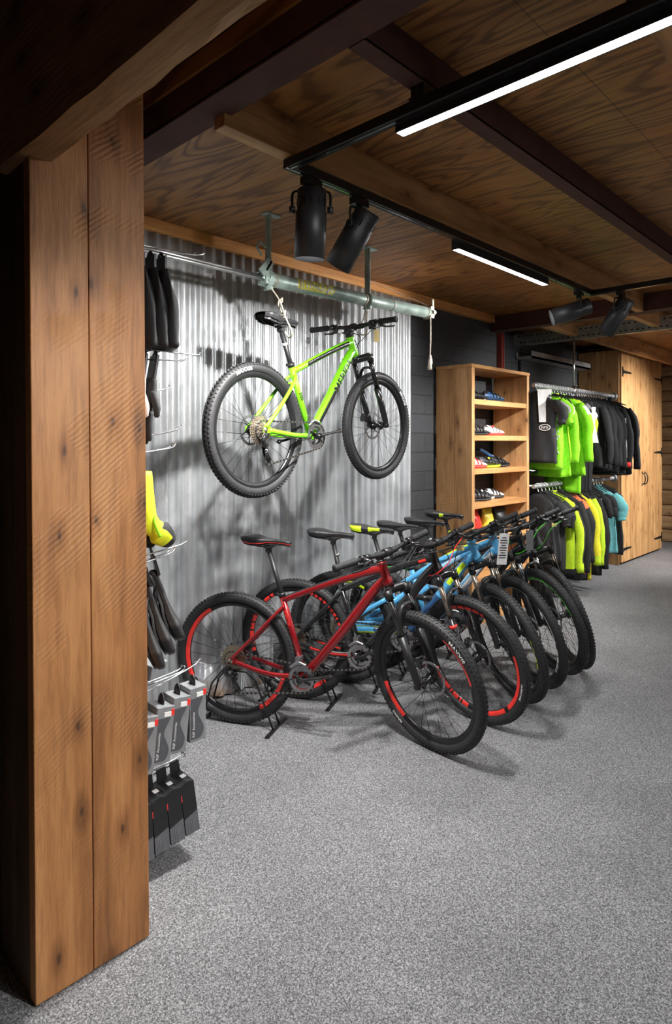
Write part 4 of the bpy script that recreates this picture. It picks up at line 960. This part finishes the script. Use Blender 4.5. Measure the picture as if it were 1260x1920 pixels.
def garment(name, label, cat, x, z, w, L, sl, mats, body=None, sleeve=None, thick=.035, seed=0, yaw=0, group=None, flare=1.0, sr=.058, neck=.055, collar=.03, front=None, yoff=0, hood=False):
    """garment on a hanger seen edge-on: plane across the rail; body(t,a) and sleeve(t,a) pick the cloth"""
    t = thing(name, label, cat, (x, RY+yoff, z), (0, 0, yaw*.5), group); rnd = random.Random(seed)
    ph = [rnd.uniform(0, 6.28) for _ in range(6)]
    rows = []; NR, NA = 26, 36
    for i in range(NR):
        u = i/(NR-1)
        if u < .12: v_ = u/.12; hw = neck+(w-.03-neck)*v_**.8; zz = -.105*v_; th = .028+(thick-.03)*v_
        else: v_ = (u-.12)/.88; hw = (w-.03)*(1-.07*sin(pi*min(1, v_*1.5)))*(1+(flare-1)*v_); zz = -.105-(L-.105)*v_; th = thick*(1+.25*v_)
        row = []
        for j in range(NA):
            a = 2*pi*j/NA
            wr = (.011*sin(a*3+ph[0]+v_*3)+.01*sin(a*7+ph[1]-v_*3)+.005*sin(a*11+ph[2]+v_*7))*min(1, u*3)
            cx_, cy_ = cos(a), sin(a)
            px, py = th*abs(cx_)**.8*(1 if cx_ > 0 else -1), hw*abs(cy_)**.9*(1 if cy_ > 0 else -1)
            row.append(V((px+wr*(1 if cx_ > 0 else -1)*abs(cx_)**.5, py+wr*.5*cy_, zz+(.01*sin(a*2+ph[3]) if u > .9 else 0))))
        rows.append(row)
    M_ = [FAB[m_] for m_ in mats]
    MB().grid(rows, cu=True, capr=True, mf=body).build('body', M_, t)
    if collar: MB().lathe((0, 0, -.01), (0, 0, 1), [(.03, -.02), (.036, 0), (.034, collar), (.03, collar), (.028, 0)], 18).xf(M.Diagonal((.8, neck/.036, 1, 1))).build('hood' if hood else 'collar', M_, t)
    if sl:
        for s in (-1, 1):
            n = 15; pts, rr = [], []
            for i in range(n):
                u = i/(n-1)
                pts.append(V((.006*sin(u*7+ph[4])-.012*u, s*(w-.075+.085*sin(min(1, u*2.2)*pi/2)+.02*u+.008*sin(u*9+ph[5])), -.095-(sl-.095)*u+.0)))
                rr.append((sr*(1-.38*u))*(.75+.25*min(1, u*6))+.003*sin(u*23+ph[1]))
            MB().tube(pts, rr, 16, sc=(1, .72), mf=sleeve, up=(0, 1, 0)).build('sleeve', M_, t)
    if front: front(t)
    return t
def stripe_tube(t, pts, r, m_, name='piping'): return MB().tube(smoothpath(pts, 4), r, 6, sc=(1, .5)).build(name, FAB[m_], t)
UP = RZ-.075
# upper rail, from the bookcase outward
def logo(t):
    e = MB(); e.tube([V((-.05-.0, -.11+.055*cos(2*pi*k/24), -.33+.028*sin(2*pi*k/24))) for k in range(24)], .005, 6, closed=True, sc=(.5, 1)); e.build('oval_badge', FAB['white'], t)
    wd = text_width('nrn', .02); MB().text('nrn', lambda a, b: V((-.0535, -.11+.036-a, -.342+b)), .072/wd, 0, .02).build('badge_lettering', FAB['white'], t)
garment('jersey', 'dark grey jersey with a white oval badge nearest the bookcase', 'jersey', 5.74, UP, .24, .66, .30, ['char', 'black'], seed=1, front=logo, yaw=-.08)
o = thing('size_card', 'tall white card hanging in front of the dark grey jersey by the bookcase', 'card', (5.70, 2.70, 2.075), (0, 0, -.9)); MB().prism([(-.065, 0, 0), (.065, 0, 0), (.05, 0, -.31), (-.05, 0, -.31)], (0, .004, 0)).build('card', X['tagwhite'], o)
white_sh = lambda t, a: 1 if .05 < t < .5 and (int(t*40)+int(a*16)) % 3 == 0 and .3 < a < .75 else 0
def print_panel(t): 
    m_ = MB(); r_ = random.Random(4)
    for k in range(26): m_.box((-.052, -.2+.03*r_.random(), -.1-.5*r_.random()), (.003, .012, .018))
    m_.build('white_print', FAB['white'], t)
garment('jersey', 'lime short sleeved jersey with white shoulder print, frontmost of the lime tops', 'jersey', 5.86, UP, .25, .72, .30, ['lime', 'white', 'black'], sleeve=white_sh, seed=2, yaw=-.12, sr=.07, front=print_panel)
garment('jersey', 'long lime jersey hanging behind the short sleeved lime one', 'jersey', 5.99, UP, .25, .80, .66, ['lime', 'black'], seed=3, yaw=-.05, flare=1.06)
def piping(t):
    for k in range(3): stripe_tube(t, [(-.05-.004*k, -.10-.03*k, -.03), (-.056, -.15-.03*k, -.12), (-.056, -.13-.03*k, -.26), (-.05, -.09-.03*k, -.32)], .007, 'black')
garment('gilet', 'lime vest with curved black piping between the lime jerseys', 'vest', 6.12, UP, .22, .66, 0, ['limey', 'black', 'pale'], body=lambda t, a: 2 if .15 < t < .42 and (a > .5) else 0, seed=4, front=piping)
garment('jacket', 'lime long sleeved jacket with pale shoulder flashes, last of the lime tops', 'jacket', 6.27, UP, .27, .80, .66, ['lime', 'limey', 'white'], sleeve=lambda t, a: 2 if .04 < t < .16 and .3 < a < .6 else 0, seed=5, yaw=-.1, flare=1.08, sr=.066)
garment('jacket', 'second lime jacket hanging lower than its neighbours', 'jacket', 6.33, UP-.12, .22, .86, .5, ['lime', 'black'], seed=6)
garment('jersey', 'grey and lime jersey with a crumpled white price tag', 'jersey', 6.47, UP, .23, .5, .42, ['grey', 'limey', 'white'], body=lambda t, a: 1 if a > .55 and a < .9 else 0, sleeve=lambda t, a: 1 if t > .3 else 0, seed=7)
o = thing('swing_tag', 'crumpled white tag and grey card hanging on the grey and lime jersey', 'tag', (6.42, 2.52, 1.93), (0, 0, -.8)); MB().prism([(-.02, 0, 0), (.02, 0, 0), (.012, 0, -.18), (.05, 0, -.36), (-.04, 0, -.36), (-.012, 0, -.18)], (0, .004, 0)).build('card', X['tagwhite'], o); MB().lathe((0, 0, -.09), (0, 1, 0), [(0, -.01), (.04, -.004), (.045, .004), (0, .012)], 7, smooth=False).build('crumple', X['white'], o)
blk = [('black trousers hanging full length beside the lime jackets', 'trousers', 'trousers', 6.58, .15, 1.18, 0), ('black bib tights hanging second from the lime tops', 'tights', 'tights', 6.68, .16, 1.2, 0), ('charcoal trousers hanging third from the lime tops', 'trousers', 'trousers', 6.79, .17, 1.0, 0)]
for k, (lab, nm, cat, xx, w_, L, s_) in enumerate(blk):
    garment(nm, lab, cat, xx, UP, w_, L, 0, ['char' if k == 2 else 'black'], seed=20+k, neck=.1, collar=0, flare=.8)
names = ['plain black jacket just right of the hanging trousers', 'black jacket with a small white chest mark', 'black jacket with dark zipped front, fourth from the wardrobe end', 'black softshell jacket, third from the wardrobe end', 'black jacket with a long white sleeve stripe and red cuff', 'black hooded jacket at the wardrobe end of the upper rail']
for k, lab in enumerate(names):
    def fr(t, k=k):
        if k == 1: MB().tube([(-.055, -.1, -.16), (-.055, -.14, -.11)], .012, 6, sc=(.4, 1)).build('chest_mark', FAB['white'], t)
        if k == 4:
            MB().tube([(-.035, -.275, -.2), (-.062, -.287, -.34), (-.062, -.295, -.5), (-.055, -.297, -.64)], .0075, 6, sc=(.6, 1)).build('sleeve_piping', FAB['white'], t)
            MB().tube([(-.012, -.293, -.69), (-.012, -.295, -.745)], .05, 14, sc=(1.05, .85)).build('cuff', FAB['red'], t)
    garment('jacket', lab, 'jacket', (6.88, 6.99, 7.10, 7.21, 7.38, 7.57)[k], UP, .25+.008*k, .74+.02*k, .70+.015*k, ['black' if k % 2 else 'char', 'white', 'red'], seed=30+k, yaw=-.14+.04*(k % 3), front=fr, hood=k == 5, collar=.07 if k == 5 else .04)
LO = RZ2-.075
low = [('black shorts nearest the bookcase on the lower rail', 'shorts', 5.76, .2, .62, 0, ['black'], None, None),
       ('charcoal jersey with thin white piping second on the lower rail', 'jersey', 5.87, .22, .66, .3, ['char', 'white'], None, None),
       ('black jersey third on the lower rail', 'jersey', 5.97, .22, .74, .32, ['black'], None, None),
       ('yellow lime and black jacket with a white cuff patch on the lower rail', 'jacket', 6.08, .27, .80, .76, ['limey', 'black', 'white'], lambda t, a: 0 if .55 < a < .9 and t < .9 else 1, lambda t, a: 1 if .3 < a < .55 and t < .8 else (2 if .2 < t < .28 and a < .3 else 0)),
       ('all black jacket between the yellow lime jackets on the lower rail', 'jacket', 6.23, .27, .86, .78, ['black'], None, None),
       ('orange shouldered black jacket with a red side on the lower rail', 'jacket', 6.36, .25, .84, .70, ['black', 'orange', 'red'], lambda t, a: 1 if t < .16 else (2 if t > .45 and .7 < a < .95 else 0), lambda t, a: 1 if t < .1 else 0),
       ('bright yellow jacket with a black side band on the lower rail', 'jacket', 6.48, .27, .90, .74, ['yellow', 'char', 'limey'], lambda t, a: 1 if .52 < a < .64 else 0, lambda t, a: 1 if .25 < a < .5 and t < .7 else 2 if t > .85 else 0),
       ('lime jacket with a black sleeve panel, right of the bright yellow one', 'jacket', 6.61, .26, .82, .76, ['limey', 'black'], lambda t, a: 1 if .6 < a < .8 else 0, lambda t, a: 1 if .3 < a < .5 or t > .93 else 0),
       ('long black jacket closing the yellow group on the lower rail', 'jacket', 6.73, .26, .90, .82, ['black'], None, None)]
for k, (lab, nm, xx, w_, L, s_, mats, bf_, sf_) in enumerate(low):
    garment(nm, lab, nm, xx, LO, w_, L, s_, mats, bf_, sf_, seed=50+k, yaw=-.1+.03*(k % 3), collar=.03 if s_ else 0)
def whites(n, seed):
    def f(t):
        m_ = MB(); r_ = random.Random(seed)
        for k in range(n): m_.box((-.058, -.19+.14*r_.random(), -.1-.5*r_.random()), (.004, .02+.03*r_.random(), .012+.012*r_.random()), 0, M.Rotation(r_.uniform(-.7, .7), 3, 'X'))
        m_.build('white_marks', FAB['white'], t)
    return f
garment('jersey', 'black shirt with scattered white marks on the lower rail near the wardrobe', 'jersey', 6.90, LO, .23, .62, .3, ['black'], seed=70, front=whites(9, 2))
garment('jersey', 'second black shirt with white marks, just left of the teal one', 'jersey', 7.04, LO, .23, .64, .3, ['black'], seed=71, front=whites(7, 5))
garment('shorts', 'blue patterned shorts low beneath the marked black shirts', 'shorts', 6.97, LO-.5, .2, .27, 0, ['blue', 'navy'], body=lambda t, a: int(t*9+a*11) % 2, seed=72, collar=0)
garment('t_shirt', 'teal short sleeved shirt near the wardrobe on the lower rail', 't-shirt', 7.22, LO, .26, .72, .36, ['teal'], seed=73, yaw=-.12, sr=.075)
garment('tights', 'long black tights at the wardrobe end of the lower rail', 'tights', 7.38, LO, .26, .76, .0, ['black'], seed=74, collar=0)
xs = [5.74, 5.80, 5.86, 5.93, 5.99, 6.06, 6.12, 6.2, 6.27, 6.33, 6.40, 6.47, 6.53, 6.58, 6.68, 6.73, 6.79, 6.85]+[6.9+.075*k for k in range(11)]
for xx in xs: hanger(xx, RZ, 'upper clothes rail', random.uniform(-.15, .15))
for k in range(21): hanger(5.76+.08*k, RZ2, 'lower clothes rail', random.uniform(-.15, .15))

# ---------------------------------------------------------------- accessory display behind the pillar
DY = 2.12
t = thing('display_stand', 'slatted display stand with wire hooks, mostly hidden behind the timber pillar', 'display stand', (1.08, 2.55, 0))
pn = MB()
for k in range(22): pn.bx((-.012, -.35, .06+k*.1), (.012, .5, .154+k*.1))
pn.bx((-.012, -.35, 0), (.0, .5, 2.3)); pn.build('slat_panel', X['anthracite'], t)
MB().bx((-.03, -.35, 0), (.2, .5, .05)).build('base', X['black'], t)
def hook(y, z, L, rise, m_='chrome', double=False):
    h = MB(); o_ = V((.012, y-2.55, z))
    for dy in ((-.012, .012) if double else (0,)):
        h.tube(smoothpath([o_+V((0, dy, 0)), o_+V((L*.8, dy, rise*.7)), o_+V((L*.97, dy, rise)), o_+V((L, dy, rise+.012))], 4), .003, 6)
    if double: h.cyl(o_+V((L, -.012, rise+.012)), o_+V((L, .012, rise+.012)), .003, None, 6)
    h.box(o_, (.008, .05, .03)); h.build('wire_hook', X[m_], t)
hook(2.12, 2.29, .33, .02); hook(2.3, 2.33, .5, .05); hook(2.12, 1.915, .355, 0); hook(2.12, 1.87, .29, .02); hook(2.35, 1.75, .36, .05)
hook(2.12, 1.52, .235, .035, double=True); hook(2.14, 1.57, .285, .06); hook(2.12, 1.14, .3, .045); hook(2.12, 1.11, .235, .05, double=True)
hook(2.12, .625, .36, .085); hook(2.20, .63, .33, .03, double=True); hook(2.15, .31, .30, .03, double=True); hook(2.4, .66, .32, .06)
def hanger_top(t, w_=.05, h=.05, m_='black'):
    h *= .6; w_ *= .8
    """carton header that clips over a wire hook"""
    MB().tube(smoothpath([(0, -w_*.45, 0), (0, -w_*.4, h*.6), (0, 0, h), (0, w_*.4, h*.6), (0, w_*.45, 0)], 4), .012, 8, sc=(.35, 1)).build('hanging_loop', X[m_], t)
for k, lab in enumerate(('black shorts at the outer end of the topmost display hook', 'black shorts in the middle of the topmost display hook', 'black shorts closest to the pillar on the topmost display hook')):
    x = 1.272-.045*k
    t2 = thing('shorts', lab, 'shorts', (x, DY, 2.245-.004*k), (0, 0, -.1), 'black shorts on the top display hook')
    rows = []
    for i in range(16):
        u = i/15; zz = -.03-.285*u; th = .012+.03*sin(min(1, u*1.6)*pi/2); hw = .05+.036*min(1, u*2.2)
        rows.append([V((th*cos(2*pi*j/24)+.005*sin(j*1.1+u*7+k)+.02*u, hw*sin(2*pi*j/24)*(1+.05*sin(u*6+k)), zz-(.012*sin(j*.8) if i > 13 else 0))) for j in range(24)])
    MB().grid(rows, cu=True, capr=True).build('cloth', FAB['black'], t2)
    MB().prism([(-.004, -.05, -.12), (-.004, .05, -.12), (-.004, .045, .02), (-.004, -.045, .02)], (.008, 0, 0)).build('header_card', X['black'], t2); hanger_top(t2, .05, .05)
    MB().box((.022, -.075, -.17), (.004, .008, .02)).build('side_mark', FAB['grey'], t2)
for k, (lab, c1, c2, x, L) in enumerate((('black glove hanging outermost on the second display hook', 'black', 'black', 1.245, .30), ('pale glove with tan fingers hanging beside the black glove', 'pale', 'pink', 1.20, .31), ('black and pale glove half hidden by the pillar', 'black', 'pale', 1.16, .33))):
    t2 = thing('glove', lab, 'glove', (x, DY, 1.88), (0, .16, -.15))
    MB().box((0, 0, -.03), (.012, .07, .09)).build('header_card', X['black'], t2, bevel=.003); hanger_top(t2, .04, .04)
    rows = [[V((.017*cos(2*pi*j/16)*(1+.4*sin(pi*u)), .045*(1-.12*cos(u*5))*sin(2*pi*j/16), -.075-.14*u)) for j in range(16)] for u in [i/7 for i in range(8)]]
    pm = MB().grid(rows, cu=True, capr=True).build('palm', FAB[c1], t2)
    for f in range(4):
        y0 = -.036+.024*f; MB().tube(smoothpath([(0, y0, -.2), (.004, y0*1.1, -.25), (.014, y0*1.15, -.21-L*.32-.012*(1.5-abs(f-1.5)))], 4), [.0135]*6+[.011]*2+[.006], 10).build('finger', FAB[c2], pm)
    MB().tube(smoothpath([(0, -.035, -.13), (.01, -.07, -.18), (.014, -.075, -.22)], 4), [.014]*6+[.011]*2+[.006], 10).build('thumb', FAB[c2], pm)
t2 = thing('overshoe', 'lime yellow and black cycling overshoe hanging with its toe outward', 'overshoe', (1.195, DY, 1.425), (0, 0, -.12))
rows = []
path = smoothpath([(0, 0, .04), (.0, 0, -.06), (.01, 0, -.13), (.045, 0, -.17), (.09, 0, -.21), (.115, 0, -.235)], 4)
rad = [.036+.012*sin(pi*min(1, i/12)) if i < 14 else .05-.0022*(i-13)**1.3 for i in range(len(path))]
MB().tube(path, rad, 20, sc=(.9, 1), mf=lambda a, b: 1 if a > .84 or (.62 < a and .05 < b < .42) or (abs(b-.25) < .05 and a < .6) else 0, up=(0, 1, 0)).build('shell', [FAB['yellow'] if False else plain('cloth_fluo', (.62, .72, .015), .7), FAB['black']], t2)
MB().tube(smoothpath([(.04, -.02, -.10), (.03, -.045, -.15), (.05, -.048, -.2)], 4), .006, 6).build('zip_piping', FAB['lime'], t2); hanger_top(t2, .05, .06)
t3 = thing('overshoe', 'black cycling overshoe tucked behind the lime yellow one', 'overshoe', (1.165, 2.2, 1.42), (0, 0, -.3)); MB().tube(path, rad, 18, sc=(.9, 1), up=(0, 1, 0)).build('shell', FAB['black'], t3); hanger_top(t3, .05, .06)
for k, (lab, x, y, ry) in enumerate((('black bicycle saddle hanging nose down, outermost of its hook', 1.25, DY+.02, -.27), ('black bicycle saddle hanging in the middle of its hook', 1.2, DY-.01, -.24), ('black bicycle saddle with pale rail, half hidden by the pillar', 1.155, DY-.04, -.2))):
    t2 = thing('bicycle_saddle', lab, 'saddle', (x, y, 1.145-.03*k), (0, ry, -.35), 'saddles hanging on the display stand')
    MB().box((0, 0, -.035), (.01, .06, .075)).build('header_card', X['black'], t2); MB().box((-.0058, -.002, -.028), (.002, .04, .02)).build('card_print', X['steel'], t2); hanger_top(t2, .04, .045)
    me = cached(('saddle', 'black'), lambda: saddle_mesh('black'))
    sd = link('shell', me, t2, M.Translation((.012, 0, -.195)) @ M.Rotation(pi, 4, 'Z') @ M.Rotation(-pi/2, 4, 'Y'))
    for s in (-1, 1): MB().tube(smoothpath([(-.11, s*.03, -.012), (-.08, s*.03, -.034), (-.03, s*.022, -.046), (.04, s*.022, -.046), (.1, s*.012, -.022), (.118, s*.008, -.012)], 5), .0038, 8).build('saddle_rail', X['silver' if k else 'blackgloss'], sd)
# clear cartons of accessories
PACK = plain('frosted_carton', (.22, .23, .24), .35, coat=.3); PACKD = plain('carton_insert', (.075, .08, .09), .4)
def pack(label, x, z, ry):
    t2 = thing('accessory_carton', label, 'carton', (x, DY-.035, z), (0, ry, -.06), 'grey cartons on the display stand')
    W_, D_, H_ = .07, .085, .205
    MB().box((0, 0, -H_/2), (W_, D_, H_)).build('carton', PACK, t2, bevel=.003)
    # dark pear shaped insert seen through the face
    n = 24; out = []
    for i in range(n+1):
        u = i/n; out.append((W_*(.17+.17*sin(u*2*pi*1.15+2.2) if u < .98 else .1), -.04-(H_-.052)*u))
    f = MB().prism([(-W_*.43, -D_/2-.0015, -.04)]+[(min(W_*.45, a_), -D_/2-.0015, b_) for a_, b_ in out]+[(-W_*.43, -D_/2-.0015, -H_+.012)], (0, .001, 0)); f.build('insert', PACKD, t2)
    MB().box((W_*.13, -D_/2-.001, -.028), (W_*.42, .002, .016)).build('white_label', X['white'], t2)
    MB().box((W_*.4, -D_/2-.001, -.024), (W_*.18, .0022, .022)).build('red_label', X['redbright'], t2)
    wd = text_width('RSP Accessories', 0); MB().text('RSP Accessories', lambda a_, b_: V((-W_*.22-b_, -D_/2-.0028, -.185+a_)), .095/wd, 0, 0).build('carton_lettering', X['white'], t2)
    hanger_top(t2, .03, .045)
for k, lab in enumerate(('grey accessory carton outermost on the middle hook, highest of the row', 'second grey accessory carton from the outer end of its hook', 'third grey accessory carton from the outer end of its hook', 'grey accessory carton nearest the pillar, mostly hidden')):
    pack(lab, 1.388-.068*k, .64-.017*k, .0 if k == 0 else .10)
t2 = thing('accessory_carton', 'grey carton lying flat behind the hanging accessory cartons', 'carton', (1.30, 2.32, .69), (.2, 0, .3), None); MB().box((0, 0, 0), (.09, .2, .06)).build('carton', PACK, t2, bevel=.003); hanger_top(t2, .03, .05)
o = thing('price_holder', 'clear plastic ticket holder on the tip of a wire hook', 'ticket holder', (1.446, DY, .70), (0, 0, .25)); g_, gt, gb = nt('clear_plastic'); gb.inputs['Base Color'].default_value = (.8, .85, .95, 1); gb.inputs['Roughness'].default_value = .1; gb.inputs['Alpha'].default_value = .4; MB().box((0, 0, -.03), (.003, .05, .06)).build('ticket_pocket', g_, o, bevel=.001)
BOXG = plain('carton_grey_band', (.12, .125, .14), .5)
for k, lab in enumerate(('black and grey inner tube box outermost on the lowest hook', 'second black and grey inner tube box from the outer end', 'third black and grey inner tube box from the outer end', 'black and grey inner tube box nearest the pillar')):
    t2 = thing('tube_box', lab, 'box', (1.335-.058*k, DY-.03, .3-.006*k), (0, -.14+.03*k, -.08), 'inner tube boxes on the lowest hook')
    W_, D_, H_ = .056, .11, .2
    b = MB().prism([(-W_/2, -D_/2, -H_*.68), (W_/2, -D_/2, -H_*.60), (W_/2, -D_/2, -.004), (0, -D_/2, .004), (-W_/2, -D_/2, -.006)], (0, D_, 0)).build('carton', X['black'], t2)
    MB().prism([(-W_/2, -D_/2, -H_), (W_/2, -D_/2, -H_), (W_/2, -D_/2, -H_*.60), (-W_/2, -D_/2, -H_*.68)], (0, D_, 0)).build('grey_band', BOXG, t2)
    m_ = MB()
    for q in range(4): m_.box((-W_*.28+W_*.12*q, -D_/2-.0006, -H_*.84), (.0016, .001, H_*.26))
    m_.build('printed_bars', X['steel'], t2)
    MB().box((-W_/2-.0005, -D_/2+.004, -.05), (.003, .012, .022)).build('red_seal', X['redbright'], t2)
    MB().box((.008, -.01, .004), (.02, .02, .003)).build('hang_slot', X['white'], t2)
    MB().prism([(-.02, .03, 0), (.02, .03, 0), (.018, .03, .05), (-.018, .03, .05)], (0, .006, 0)).build('hang_flap', X['black'], t2)
